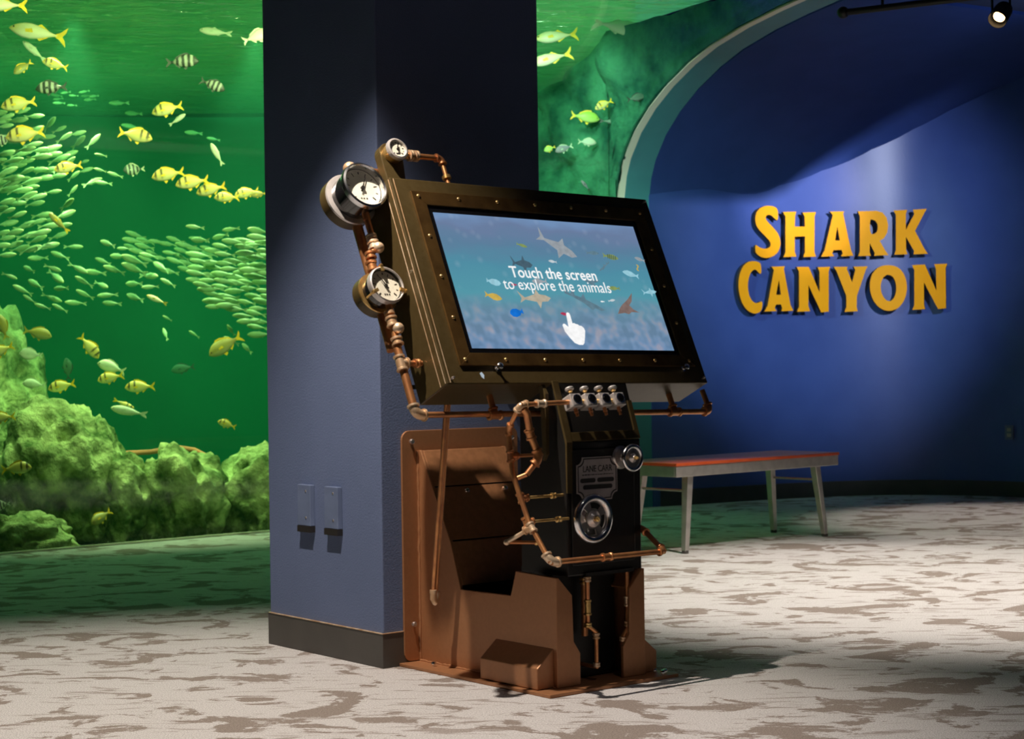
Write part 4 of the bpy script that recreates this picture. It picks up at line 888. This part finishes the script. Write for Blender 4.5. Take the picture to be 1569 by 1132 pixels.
for nm, sh, cx, cy, L_, a, fl, mt, yy in (
    ('fish_picture', SH_F, .216, .446, .040, -14, -1, 'olive', .8), ('shark_picture', SH_S, .352, .450, .150, -27, -1, 'grey', 1.1), ('fish_picture', SH_F, .487, .434, .052, 0, -1, 'slate', .8),
    ('fish_picture', SH_F, .557, .424, .062, -9, -1, 'olive', .9), ('fish_picture', SH_F, .676, .421, .042, -15, 1, 'grey', .9), ('shark_picture', SH_S, .195, .383, .078, -4, -1, 'dark', 1.6),
    ('fish_picture', SH_F, .316, .397, .032, -6, 1, 'palegrey', .9), ('guitarfish_picture', SH_G, .518, .388, .060, 30, 1, 'slate', 1.0), ('fish_picture', SH_F, .617, .367, .064, -14, 1, 'paleblue', .95),
    ('fish_picture', SH_T, .069, .319, .050, -10, -1, 'paleblue', .8), ('shark_picture', SH_S, .242, .327, .060, 0, 1, 'grey', 1.3), ('fish_picture', SH_F, .530, .315, .046, 0, 1, 'olive', .9),
    ('dolphin_picture', SH_S, .672, .306, .060, 6, -1, 'paleblue', 1.1), ('fish_picture', SH_F, .052, .272, .060, -14, -1, 'yellow', 1.1), ('shark_picture', SH_S, .205, .270, .120, 2, -1, 'sand', 1.1),
    ('guitarfish_picture', SH_G, .393, .264, .150, -22, -1, 'slate', 1.2), ('fish_picture', SH_F, .503, .273, .030, 10, -1, 'palegrey', .8), ('ray_picture', SH_R, .556, .252, .098, 12, 1, 'brown', 1.2),
    ('fish_picture', SH_T, .119, .222, .050, 8, 1, 'blue', 1.0), ('fish_picture', SH_F, .300, .222, .034, -8, 1, 'red', .9), ('fish_picture', SH_F, .141, .313, .022, 0, 1, 'red', 1.2), ('turtle_picture', SH_R, .446, .333, .060, -20, 1, 'slate', .9),
    ('fish_picture', SH_F, .464, .268, .016, 0, 1, 'white', .9)):
    flat(nm, [xf(sh, cx+dx, cy, L_, a, fl, yy)], E_[mt])
flat('fish_stripes_picture', [xf([(x, -.14+abs(x)*.1), (x+.05, -.14+abs(x)*.1), (x+.05, .13-abs(x)*.1), (x, .13-abs(x)*.1)], .557+dx, .424, .062, -9, -1) for x in (-.32, -.2, -.08, .04, .16)], E_['stripe'], .0004)
flat('seahorse_picture', [[(.668+.004*math.sin(i*.9)+w_, .402-.0032*i) for i, w_ in [(i, .0) for i in range(8)]]+[(.668+.004*math.sin(i*.9)+.005, .402-.0032*i) for i in range(7, -1, -1)]], E_['yellow'])
hand = [(.277, .185), (.281, .190), (.287, .190), (.298, .179), (.304, .222), (.3075, .227), (.3125, .2275), (.317, .225), (.3185, .218), (.3175, .192), (.324, .193), (.329, .190), (.336, .189), (.341, .185), (.349, .184), (.356, .177), (.3575, .168), (.349, .147), (.340, .128), (.333, .122), (.318, .122), (.303, .128), (.291, .144), (.279, .165)]
flat('hand_icon', [[(x+dx, y) for x, y in hand]], E_['white'], .0008)
# the message
def ang_vec(a): a = math.radians(a); return V((1, 0, 0))*math.cos(a)+SU*math.sin(a)
text_part('Touch the screen', E_['white'], .052, s(.154, .338, ZL+.0010), SX, SU, 'message_text', DS, bold=.0006, width=.332, depth=.0004)
text_part('to explore the animals', E_['white'], .052, s(.116, .298, ZL+.0010), SX, SU, 'message_text', DS, width=.412, depth=.0004)

# ---- gauges
def gauge(cu, cS, d0, R, kind):
    root = empty('pressure_gauge'); root.parent = KI
    c = s(cu, cS, d0)
    if kind == 'big':
        bm = NB(); lathe(bm, c, SN, [(R*1.16, 0), (R*1.16, .007), (R*.98, .009)], 44); finish('flange', bm, M['white_metal'], root, smooth=True, angle=30)
        H = .078
        bm = NB(); lathe(bm, c, SN, [(R*.94, .005), (R*.95, H), (R*1.0, H+.003), (R*.93, H+.002), (R*.90, H-.014), (0, H-.014)], 48); finish('drum', bm, M['black_gloss'], root, smooth=True, angle=30)
        bm = NB(); lathe(bm, c, SN, [(R*.93, H-.006), (R*1.03, H-.006), (R*1.05, H), (R*1.03, H+.010), (R*.95, H+.013), (R*.90, H+.008), (R*.90, H-.010), (R*.93, H-.010)], 48); finish('bezel', bm, M['chrome'], root, smooth=True, angle=30)
        dz = H-.010; rd = R*.88; gz = H+.006
    elif kind == 'mid':
        bm = NB(); lathe(bm, c, SN, [(R*1.12, 0), (R*1.12, .005), (R*.98, .006)], 40); finish('flange', bm, M['brass'], root, smooth=True, angle=30)
        H = .052
        bm = NB(); lathe(bm, c, SN, [(R*.93, .004), (R*.94, H), (R*.90, H), (R*.88, H-.010), (0, H-.010)], 44); finish('drum', bm, M['black_gloss'], root, smooth=True, angle=30)
        bm = NB(); lathe(bm, c, SN, [(R*.92, H-.014), (R*1.0, H-.014), (R*1.02, H-.004), (R*1.0, H+.004), (R*.94, H+.006), (R*.90, H+.002), (R*.92, H-.008)], 44); finish('bezel', bm, M['white_metal'], root, smooth=True, angle=30)
        for a in (95, 205, 340):
            a = math.radians(a); dr = V((1, 0, 0))*math.cos(a)+SU*math.sin(a); tn = SN.cross(dr); q0 = c+SN*(H-.002)
            bm = NB(); hexa(bm, [q0+dr*r_*R+tn*t_*.005+SN*h_ for h_ in (.002, .010) for r_, t_ in ((.74, -1), (1.12, -1), (1.12, 1), (.74, 1))]); cyl(bm, q0+dr*R*1.08-SN*.03, q0+dr*R*1.08+SN*.012, .003); finish('lug', bm, M['brass'], root, bevel=.001)
        dz = H-.007; rd = R*.86; gz = H+.001
    else:
        H = .034
        bm = NB(); lathe(bm, c, SN, [(R*.86, 0), (R*.90, .004), (R*.90, H-.006)], 36); finish('drum', bm, M['brass'], root, smooth=True, angle=30)
        bm = NB(); lathe(bm, c, SN, [(R*.88, H-.010), (R*1.0, H-.010), (R*1.02, H-.004), (R*.99, H+.002), (R*.84, H+.004), (R*.80, H), (R*.8, H-.006), (R*.86, H-.008)], 40); finish('bezel', bm, M['white_metal'], root, smooth=True, angle=30)
        dz = H-.003; rd = R*.80; gz = H+.001
    bm = NB(); lathe(bm, c, SN, [(0, dz-.003), (rd, dz-.003), (rd, dz), (0, dz)], 36); finish('dial', bm, M['dial'], root)
    bm = NB()
    for i in range(0, 11):
        a = math.radians(225-27*i); dr = V((1, 0, 0))*math.cos(a)+SU*math.sin(a); tn = SN.cross(dr); q0 = c+SN*(dz+.0004); w_ = .0011 if i % 5 else .0018; r0 = .74 if i % 2 else .66
        hexa(bm, [q0+dr*r_*rd+tn*t_*w_+SN*h_ for h_ in (0, .0004) for r_, t_ in ((r0, -1), (.86, -1), (.86, 1), (r0, 1))])
    for x in (-.18, -.04, .12): 
        q0 = c+SN*(dz+.0004)-SU*(rd*.55)+V((x*rd, 0, 0)); hexa(bm, [q0+V((a_*.0022, 0, 0))+SU*b_*.0022+SN*h_ for h_ in (0, .0004) for a_, b_ in ((-1, -1), (1, -1), (1, 1), (-1, 1))])
    finish('dial_marks', bm, M['ink'], root)
    bm = NB(); a = math.radians(62 if kind == 'big' else (120 if kind == 'mid' else 75)); dr = V((1, 0, 0))*math.cos(a)+SU*math.sin(a); tn = SN.cross(dr); q0 = c+SN*(dz+.004)
    v = [q0-dr*rd*.25-tn*.0030, q0-dr*rd*.25+tn*.0030, q0+dr*rd*.62+tn*.0008, q0+dr*rd*.62-tn*.0008]; hexa(bm, [v[0], v[3], v[2], v[1]]+[p+SN*.001 for p in (v[0], v[3], v[2], v[1])]); cyl(bm, c+SN*dz, c+SN*(dz+.007), rd*.09); finish('needle', bm, M['ink'], root)
    bm = NB(); lathe(bm, c, SN, [(0, gz), (rd*1.01, gz), (rd*1.01, gz+.002), (0, gz+.002)], 36); finish('gauge_glass', bm, M['gauge_glass'], root)
M['black_gloss'] = mk('black_enamel', (.010, .010, .011), .12, .0, nscale=8, spec=.8, coat=.6)
gauge(-.251, .628, -.110, .069, 'big')
gauge(-.245, .330, -.110, .055, 'mid')
gauge(-.112, .752, -.045, .034, 'small')
# stems joining the gauges to the line
for a, b, r, mt in ((s(-.238, .545, -.075), s(-.240, .575, -.072), .011, 'copper'), (s(-.243, .262, -.075), s(-.244, .290, -.074), .0085, 'brass')): pipe([a, b], r, mt, 'gauge_stem')

# ------------------------------------------------------------ fish
YEL = (.85, .60, .03); PALE = (.80, .80, .42); 
FM = {
 'grunt': ramp_x_mat('yellow_grunt_skin', [(0, (.80, .58, .08)), (.10, (.80, .62, .12)), (.125, (.10, .08, .02)), (.165, (.10, .08, .02)), (.19, (.80, .66, .16)), (.29, (.80, .64, .14)), (.315, (.14, .11, .03)), (.35, (.14, .11, .03)), (.375, (.80, .66, .16)), (.65, (.82, .70, .20)), (.9, (.86, .64, .08))], belly=(.82, .76, .34)),
 'olive': ramp_x_mat('olive_fish_skin', [(0, (.34, .30, .06)), (.5, (.42, .38, .08)), (1, (.40, .30, .04))], belly=(.50, .50, .20)),
 'pale': ramp_x_mat('pale_fish_skin', [(0, (.66, .74, .48)), (.4, (.62, .72, .50)), (1, (.50, .62, .44))], belly=(.85, .90, .68)),
 'jack': ramp_x_mat('yellow_jack_skin', [(0, (.82, .66, .10)), (.25, (.84, .80, .45)), (.7, (.84, .80, .48)), (1, (.84, .66, .08))], belly=(.9, .9, .66)),
 'silver': ramp_x_mat('small_silver_fish_skin', [(0, (.50, .70, .26)), (.10, (.28, .50, .20)), (.5, (.17, .38, .17)), (1, (.20, .40, .17))], belly=(.38, .66, .32), rough=.4),
 'stripe': ramp_x_mat('striped_fish_skin', [(0, (.05, .07, .05)), (.16, (.06, .08, .06)), (.19, (.48, .54, .42)), (.24, (.48, .54, .42)), (.27, (.03, .04, .03)), (.33, (.03, .04, .03)), (.36, (.46, .52, .40)), (.42, (.46, .52, .40)), (.45, (.03, .04, .03)), (.51, (.03, .04, .03)), (.54, (.44, .50, .38)), (.60, (.44, .50, .38)), (.63, (.03, .04, .03)), (.69, (.03, .04, .03)), (.72, (.4, .46, .34)), (.80, (.05, .06, .05))]),
 'dim': ramp_x_mat('dusky_fish_skin', [(0, (.12, .22, .14)), (1, (.10, .18, .12))], belly=(.2, .32, .22)),
 'greenfish': ramp_x_mat('bright_green_fish_skin', [(0, (.40, .68, .10)), (1, (.45, .66, .08))], belly=(.60, .80, .22)),
 'purple': ramp_x_mat('grey_violet_fish_skin', [(0, (.30, .26, .26)), (1, (.26, .28, .34))], belly=(.4, .4, .38)),
}
FINY = mk('yellow_fin', (.86, .58, .02), .5, nscale=12); FINP = mk('pale_fin', (.50, .62, .40), .5, nscale=12); FIND = mk('dark_fin', (.05, .07, .05), .5, nscale=12); FINO = mk('olive_fin', (.45, .38, .05), .5, nscale=12)
EYE = mk('fish_eye', (.01, .01, .01), .2)
XS = [-.5, -.47, -.42, -.34, -.24, -.12, .0, .12, .22, .30, .35]
SHP = {   # top, bottom half heights (of length), half width, tail fork size
 'deep': ([.005, .055, .12, .185, .225, .235, .215, .165, .10, .055, .045], [.005, .04, .085, .125, .155, .170, .165, .125, .07, .04, .038], .085, .17, 'grunt'),
 'tall': ([.005, .06, .14, .22, .27, .285, .265, .20, .12, .06, .05], [.005, .05, .11, .18, .23, .25, .235, .18, .10, .05, .045], .075, .14, 'sergeant'),
 'long': ([.004, .035, .07, .11, .14, .145, .125, .09, .05, .025, .018], [.004, .03, .06, .10, .13, .135, .115, .08, .045, .022, .016], .075, .17, 'jack'),
 'slim': ([.004, .04, .07, .10, .118, .12, .108, .08, .05, .028, .022], [.004, .035, .065, .095, .118, .122, .110, .08, .048, .026, .02], .07, .10, 'small'),
}
def fish_body(shape):
    top, bot, w, tf, kd = SHP[shape]; bm = NB(); rings = []; S_ = 10
    for i, x in enumerate(XS):
        h = (top[i]+bot[i])/2; cz = (top[i]-bot[i])/2; mx = max(a+b for a, b in zip(top, bot))/2
        ww = w*min(1, (h/mx)**.8+.02)
        rings.append([bm.verts.new((x, ww*math.sin(2*math.pi*j/S_), cz+h*math.cos(2*math.pi*j/S_))) for j in range(S_)])
    for A, B in zip(rings, rings[1:]):
        for j in range(S_): bm.faces.new((A[j], A[(j+1) % S_], B[(j+1) % S_], B[j]))
    bm.faces.new(rings[0]); bm.faces.new(rings[-1][::-1]); return bm
def slab(bm, pts, t=.006): prism(bm, [V((x, -t, z)) for x, z in pts], V((0, 2*t, 0)))
def tail_bm(bm, shape):
    tf = SHP[shape][3]; slab(bm, [(.33, .03), (.40, .06), (.52, tf), (.50, tf*.45), (.445, 0), (.50, -tf*.45), (.52, -tf), (.40, -.06), (.33, -.03)], .008)
def dorsal_bm(bm, shape):
    top = SHP[shape][0]; bot = SHP[shape][1]
    if shape in ('deep', 'tall'):
        slab(bm, [(-.22, top[4]-.02), (-.16, top[4]+.05), (-.02, top[6]+.055), (.12, top[7]+.04), (.22, top[8]+.05), (.26, top[9]), (.12, top[7]-.02), (-.05, top[5]-.03)])
        slab(bm, [(.08, -bot[6]*.8), (.10, -bot[7]-.07), (.20, -bot[8]-.04), (.26, -bot[9]+.01), (.15, -bot[7]+.04)])
        slab(bm, [(-.16, -bot[4]+.02), (-.10, -bot[5]-.075), (-.02, -bot[6]-.03), (-.04, -bot[5]+.02)])
    elif shape == 'long':
        slab(bm, [(-.02, top[6]-.01), (.05, top[6]+.03), (.20, top[8]+.005), (.18, top[8]-.02)])
        slab(bm, [(.02, -bot[6]+.01), (.06, -bot[7]-.06), (.20, -bot[8]-.01), (.16, -bot[7]+.03)])
    else:
        slab(bm, [(-.10, top[5]-.01), (-.04, top[5]+.03), (.08, top[7]), (.04, top[6]-.02)]); slab(bm, [(.05, -bot[6]+.02), (.09, -bot[7]-.03), (.2, -bot[8]), (.12, -bot[7]+.03)])
FCACHE = {}
def fish_root(shape, skin, fin, name):
    """one fish with parts; later ones are copies of it"""
    key = (shape, skin, name)
    if key not in FCACHE:
        b = finish('body', fish_body(shape), FM[skin], smooth=True, angle=180)
        bm = NB(); tail_bm(bm, shape); t = finish('tail_fin', bm, fin)
        bm = NB(); dorsal_bm(bm, shape); d = finish('back_and_belly_fins', bm, fin)
        bm = NB(); slab(bm, [(-.20, .02), (-.08, .05), (-.05, -.02), (-.18, -.03)], .004)
        w = SHP[shape][2]; pf = finish('side_fin', bm, fin); pf.location = (0, -w*.98, 0)
        bm = NB(); ball(bm, (-.41, -w*.55, .035 if shape != 'slim' else .02), .017, 8); ball(bm, (-.41, w*.55, .035 if shape != 'slim' else .02), .017, 8); e = finish('eyes', bm, EYE, smooth=True)
        parts = [b, t, d, pf, e]
        for p in parts: col.objects.unlink(p)
        FCACHE[key] = parts
    root = bpy.data.objects.new(name, None); col.objects.link(root); root.empty_display_size = .02
    for p in FCACHE[key]:
        c = p.copy(); col.objects.link(c); c.parent = root
    return root
def place_fish(o, x, y, Y, Lpx, ang, face, yaw=0):
    """(x, y): where the photograph shows it; Y: its distance in the tank"""
    vx = (x-784.5)/FPX; vy = -(y-566)/FPX
    X = Y*(vx*R_.x+vy*U_.x); Z = CAM_H+Y*(vx*R_.z+vy*U_.z)
    L_ = Lpx/FPX*Y/max(.5, math.cos(math.radians(yaw)))
    o.location = (X, Y, Z)
    q = Matrix.Rotation(-math.radians(ang), 4, 'Y')
    if face == 'R': q = q @ Matrix.Rotation(math.pi, 4, 'Z')
    q = q @ Matrix.Rotation(math.radians(yaw), 4, 'Z')
    o.rotation_euler = q.to_euler(); o.scale = (L_, L_, L_)
YF = 'yellow_fish'
FISH = [  # x, y, length, angle, facing, distance, shape, skin, fins, name, yaw, label
 (28, 160, 52, 11, 'L', 9.8, 'deep', 'grunt', FINY, YF, 8, 'deep-bodied yellow fish above the larger one at the upper left edge of the aquarium'),
 (38, 207, 60, 9, 'L', 9.6, 'deep', 'grunt', FINY, YF, 0, 'large deep-bodied yellow fish with a striped dark fish behind its head'),
 (104, 257, 40, 14, 'L', 9.7, 'deep', 'grunt', FINY, YF, 20, 'yellow fish at the right border of the dense silver shoal'),
 (84, 99, 36, -14, 'L', 9.9, 'deep', 'grunt', FINY, YF, 20, 'small yellow fish with two dark head bars, just below the pale slender fish'),
 (35, 104, 32, 38, 'L', 9.9, 'deep', 'olive', FINY, YF, 15, 'shaded olive-yellow fish nosing down, near the top left'),
 (256, 168, 48, 14, 'L', 10.2, 'deep', 'grunt', FINY, YF, 0, 'yellow fish swimming alone at the upper centre of the aquarium'),
 (208, 208, 52, -13, 'R', 10.0, 'deep', 'grunt', FINY, YF, 0, 'yellow fish facing right, the one whose tail is at its left'),
 (257, 268, 50, 10, 'L', 10.1, 'deep', 'grunt', FINY, YF, 0, 'first yellow fish of the descending row by the column'),
 (294, 280, 50, 10, 'L', 10.05, 'deep', 'grunt', FINY, YF, 8, 'second yellow fish of the descending row by the column'),
 (323, 291, 46, 14, 'L', 10.1, 'deep', 'grunt', FINY, YF, 0, 'third yellow fish of the descending row by the column'),
 (347, 303, 36, 2, 'L', 10.3, 'deep', 'grunt', FINY, YF, 20, 'lowest and smallest yellow fish of the descending row by the column'),
 (378, 296, 36, 14, 'L', 10.4, 'deep', 'grunt', FINY, YF, 20, 'yellow fish at the end of the row, overlapped by a dull one'),
 (396, 298, 24, 10, 'L', 10.25, 'deep', 'olive', FINO, YF, 10, 'dull olive fish at the end of the row, against the column'),
 (90, 341, 40, -46, 'L', 9.75, 'slim', 'olive', FINY, YF, 10, 'mustard yellow fish hanging head up in the silver shoal'),
 (137, 532, 44, -52, 'R', 10.0, 'deep', 'grunt', FINY, YF, 0, 'yellow fish diving steeply with its tail up'),
 (169, 579, 40, 12, 'L', 9.95, 'deep', 'grunt', FINY, YF, 0, 'yellow fish directly under a pale round fish'),
 (94, 592, 42, 12, 'L', 9.9, 'deep', 'grunt', FINY, YF, 0, 'yellow fish just above the big domed boulder'),
 (214, 593, 44, 2, 'L', 10.0, 'deep', 'grunt', FINY, YF, 10, 'yellow fish level above the white-bellied fish, right of the boulder'),
 (345, 530, 56, 32, 'L', 10.1, 'deep', 'olive', FINY, YF, 10, 'large golden brown fish tilted tail up near the column'),
 (347, 650, 28, -20, 'L', 10.1, 'deep', 'grunt', FINY, YF, 10, 'small lone yellow fish low over the rock ridge'),
 (26, 718, 46, 4, 'R', 9.2, 'deep', 'grunt', FINY, YF, 0, 'yellow fish facing right in front of the big boulder'),
 (155, 793, 30, 38, 'L', 9.45, 'deep', 'olive', FINY, YF, 40, 'yellow fish with two dark bars in the shade under the rocks'),
 (2, 640, 42, 6, 'L', 9.45, 'deep', 'grunt', FINY, YF, 0, 'orange-tinged yellow fish cut by the left edge beside the boulder'),
 (0, 538, 44, 22, 'L', 9.6, 'deep', 'grunt', FINY, YF, 0, 'yellow fish cut by the left edge above the tall pale rock'),
 (925, 161, 30, 28, 'L', 10.80, 'deep', 'grunt', FINY, YF, 10, 'yellow fish on top of the bright green one, right of the column'),
 (897, 180, 44, -10, 'R', 10.98, 'deep', 'greenfish', FINY, 'green_fish', 0, 'bright yellow-green fish under a yellow one, right of the column'),
 (936, 186, 34, -4, 'R', 10.88, 'slim', 'dim', FIND, 'dusky_fish', 0, 'dusky slim fish at the side of the yellow-green one'),
 (842, 228, 18, 20, 'L', 10.95, 'tall', 'greenfish', FINY, 'green_fish', 0, 'tiny round yellow-green fish beside the column edge'),
 (864, 228, 28, 20, 'L', 10.95, 'deep', 'purple', FINP, 'grey_fish', 10, 'grey-violet fish with a bluish tail before the rock slope'),
 (900, 218, 28, -4, 'R', 10.98, 'deep', 'pale', FINP, 'pale_fish', 10, 'pale green fish at the tail of the grey-violet one'),
 (975, 150, 28, 12, 'R', 10.60, 'deep', 'dim', FIND, 'dusky_fish', 10, 'brownish fish close to the pale curved window edge'),
 (897, 284, 20, -50, 'L', 10.98, 'slim', 'purple', FIND, 'grey_fish', 10, 'small brown fish low on the rock slope above the monitor'),
 (57, 50, 88, -11, 'L', 9.9, 'long', 'jack', FINY, 'jack_fish', 0, 'longest pale yellow fish with a forked yellow tail, upper left'),
 (4, 8, 74, -2, 'L', 9.4, 'long', 'jack', FINY, 'jack_fish', 0, 'forked yellow tail fish cut by the upper left corner'),
 (852, 56, 66, 6, 'L', 10.85, 'long', 'jack', FINY, 'jack_fish', 0, 'upper of two pale yellow fish emerging right of the column'),
 (844, 90, 66, 14, 'L', 10.8, 'long', 'jack', FINY, 'jack_fish', 0, 'lower of two pale yellow fish emerging right of the column'),
 (950, 42, 84, -12, 'R', 10.7, 'long', 'pale', FINP, 'pale_fish', 0, 'large blurred pale fish just under the water surface, right of the column'),
 (52, 78, 46, -42, 'L', 10.0, 'slim', 'pale', FINP, 'pale_fish', 0, 'pale slender fish slanting below the longest yellow fish'),
 (330, 49, 50, -8, 'L', 10.5, 'slim', 'pale', FINP, 'pale_fish', 0, 'pale slender fish under the water surface near the column'),
 (394, 56, 44, 22, 'R', 9.95, 'deep', 'pale', FINP, 'pale_fish', 15, 'white fish half hidden by the column near the top'),
 (332, 236, 38, -62, 'L', 10.2, 'slim', 'pale', FINP, 'pale_fish', 0, 'pale slim fish standing steeply above the yellow row'),
 (272, 183, 30, 34, 'R', 10.3, 'slim', 'pale', FINP, 'pale_fish', 0, 'pale slim fish right under the lone upper yellow fish'),
 (47, 543, 34, -6, 'L', 9.9, 'tall', 'pale', FINP, 'pale_fish', 10, 'round pale fish near the tall rock at the left'),
 (170, 563, 44, -18, 'L', 10.05, 'deep', 'pale', FINP, 'pale_fish', 0, 'pale round fish directly over a yellow one'),
 (52, 589, 36, -6, 'L', 10.0, 'deep', 'pale', FINP, 'pale_fish', 0, 'dull green fish between the tall rock and the domed boulder'),
 (58, 511, 44, -14, 'R', 9.9, 'deep', 'olive', FINO, 'olive_fish', 0, 'olive brown fish facing right above the round pale fish'),
 (197, 630, 56, -12, 'L', 9.85, 'slim', 'pale', FINP, 'pale_fish', 0, 'white-bellied fish low in the open water'),
 (190, 619, 34, -24, 'R', 10.1, 'slim', 'grunt', FINY, YF, 0, 'slim yellow fish peeping from behind the white-bellied one'),
 (240, 459, 34, -24, 'L', 10.0, 'slim', 'jack', FINO, 'grunt_fish', 0, 'beige fish nosing up-left below the silver shoal'),
 (3, 500, 40, -70, 'L', 9.7, 'deep', 'olive', FINO, 'olive_fish', 0, 'olive fish cut by the left edge at the tall rock top'),
 (103, 565, 34, -84, 'L', 11.2, 'deep', 'dim', FIND, 'dusky_fish', 0, 'faint bluish fish hanging upright in the open water'),
 (280, 565, 36, 10, 'L', 12.2, 'deep', 'dim', FIND, 'dusky_fish', 0, 'faint dark fish far back in the open water'),
 (280, 95, 50, 2, 'R', 10.1, 'deep', 'stripe', FIND, 'striped_fish', 0, 'dark striped fish high in the water near the column'),
 (326, 131, 40, -24, 'R', 10.2, 'deep', 'stripe', FINP, 'striped_fish', 0, 'striped fish tilted nose down beside the column'),
 (78, 135, 48, 4, 'L', 9.8, 'deep', 'stripe', FIND, 'striped_fish', 0, 'black-barred fish at the upper left over the silver shoal'),
 (205, 260, 30, 8, 'L', 10.4, 'tall', 'stripe', FINP, 'striped_fish', 25, 'thin-striped round fish under the right-facing yellow one'),
 (4, 215, 30, 10, 'L', 9.75, 'tall', 'stripe', FIND, 'striped_fish', 0, 'striped fish at the left edge behind a yellow head'),
 (2, 774, 26, 10, 'L', 9.35, 'tall', 'stripe', FIND, 'striped_fish', 0, 'striped fish low at the left edge over the flat rock'),
 (250, 690-0, 0, 0, 'L', 0, None, None, None, None, 0, None),
]
for (x, y, L_, a, f, Y, shp, skin, fin, nm, yaw, lb) in FISH:
    if not shp: continue
    o = fish_root(shp, skin, fin, nm); place_fish(o, x, y, Y+.12, L_, a, f, yaw)
    tag(o, lb, 'fish', {YF: 'yellow fish of the aquarium', 'pale_fish': 'pale fish of the aquarium', 'striped_fish': 'striped fish of the aquarium'}.get(nm))

# the shoal of small silver fish: single meshes, too small to show parts
def shoal_mesh(skin, name):
    bm = fish_body('slim'); tail_bm(bm, 'slim'); dorsal_bm(bm, 'slim'); o = finish(name, bm, FM[skin], smooth=True, angle=60); col.objects.unlink(o); return o
SH1 = shoal_mesh('silver', 'silver_fish')
placed = []
def inpoly(x, y, poly):
    c = False
    for i in range(len(poly)):
        (x1, y1), (x2, y2) = poly[i], poly[i-1]
        if (y1 > y) != (y2 > y) and x < (x2-x1)*(y-y1)/(y2-y1)+x1: c = not c
    return c
def shoal(poly, n, lpx, ang, face, dmin, lab, grp, Y0, Y1, seed, aj=10, flip=.0, mates=None):
    rnd = random.Random(seed); xs = [p[0] for p in poly]; ys = [p[1] for p in poly]; got = 0; tries = 0; pts = []
    while got < n and tries < 20000:
        tries += 1; x = rnd.uniform(min(xs), max(xs)); y = rnd.uniform(min(ys), max(ys))
        if not inpoly(x, y, poly): continue
        if any(abs(x-a)/1.5 < dmin and abs(y-b)*1.35 < dmin and math.hypot((x-a)/1.5, (y-b)*1.35) < dmin for a, b in pts): continue
        pts.append((x, y)); got += 1
        o = SH1.copy(); col.objects.link(o)
        Y = rnd.uniform(Y0, Y1)+.30*(x/400)
        fc = face if rnd.random() > flip else ('L' if face == 'R' else 'R')
        place_fish(o, x, y, Y, rnd.uniform(*lpx), ang+rnd.uniform(-aj, aj), fc, rnd.choice((0, 10, -15, 25, 40, -35)) if aj > 12 else rnd.uniform(-15, 15))
        tag(o, lab, 'fish', grp)
    return got
shoal([(-6, 166), (60, 166), (64, 195), (60, 215), (90, 235), (95, 262), (70, 300), (80, 350), (66, 385), (40, 392), (-6, 400)], 66, (28, 41), 12, 'R', 9.5, 'small silver-green fish crowded in the dense shoal at the left edge', 'dense left part of the silver shoal', 9.9, 10.5, 2, 9)
shoal([(60, 185), (110, 190), (150, 205), (145, 300), (100, 300), (118, 345), (70, 385), (78, 300), (92, 268), (66, 226)], 22, (18, 32), 28, 'R', 15, 'small silver-green fish straggling at the border of the left shoal', 'stragglers beside the left shoal', 10.0, 10.6, 3, 24)
shoal([(155, 232), (200, 250), (190, 262), (150, 285), (140, 262)], 4, (18, 30), -8, 'L', 14, 'small silver-green fish between the right-facing yellow fish and the left shoal', 'few silver fish in the middle water', 10.0, 10.5, 4, 12)
shoal([(20, 392), (95, 378), (175, 372), (250, 395), (262, 440), (235, 452), (150, 470), (60, 480), (4, 440)], 36, (22, 36), -14, 'L', 17, 'small silver-green fish loosely spread below the dense left shoal', 'loose middle part of the silver shoal', 9.9, 10.6, 5, 20, .15)
shoal([(200, 358), (250, 366), (310, 366), (330, 385), (300, 420), (262, 420), (225, 400), (200, 385)], 26, (24, 34), -16, 'L', 11, 'small greener fish in the back of the shoal towards the column', 'greener fish at the back of the shoal', 10.6, 11.2, 6, 10)
shoal([(300, 390), (345, 372), (400, 360), (412, 372), (414, 522), (392, 510), (372, 490), (330, 470), (318, 440), (290, 425)], 62, (30, 42), -6, 'L', 10, 'small silver-green fish crowded in the dense shoal beside the column', 'dense right part of the silver shoal', 9.95, 10.5, 7, 8)
shoal([(292, 338), (350, 340), (400, 340), (408, 380), (350, 375), (300, 372)], 6, (24, 32), 2, 'L', 18, 'small silver-green fish just above the dense shoal beside the column', 'silver fish above the right shoal', 10.0, 10.4, 8, 14)
shoal([(84, 143), (140, 136), (146, 150), (110, 164), (84, 156)], 10, (14, 20), 0, 'L', 7, 'tiny faint fish in a far group near the top of the aquarium', 'tiny far group of fish', 12.2, 12.8, 9, 12)
shoal([(150, 150), (200, 155), (240, 190), (330, 205), (330, 215), (200, 195)], 5, (20, 36), -4, 'L', 22, 'faint green fish far behind the lone yellow fish', 'faint far fish of the open water', 12.4, 12.9, 10, 8)
shoal([(225, 470), (290, 485), (385, 505), (380, 545), (345, 515), (230, 520)], 6, (14, 24), -40, 'L', 22, 'small stray silver fish under the shoal', 'stray silver fish below the shoal', 10.2, 10.8, 11, 30)
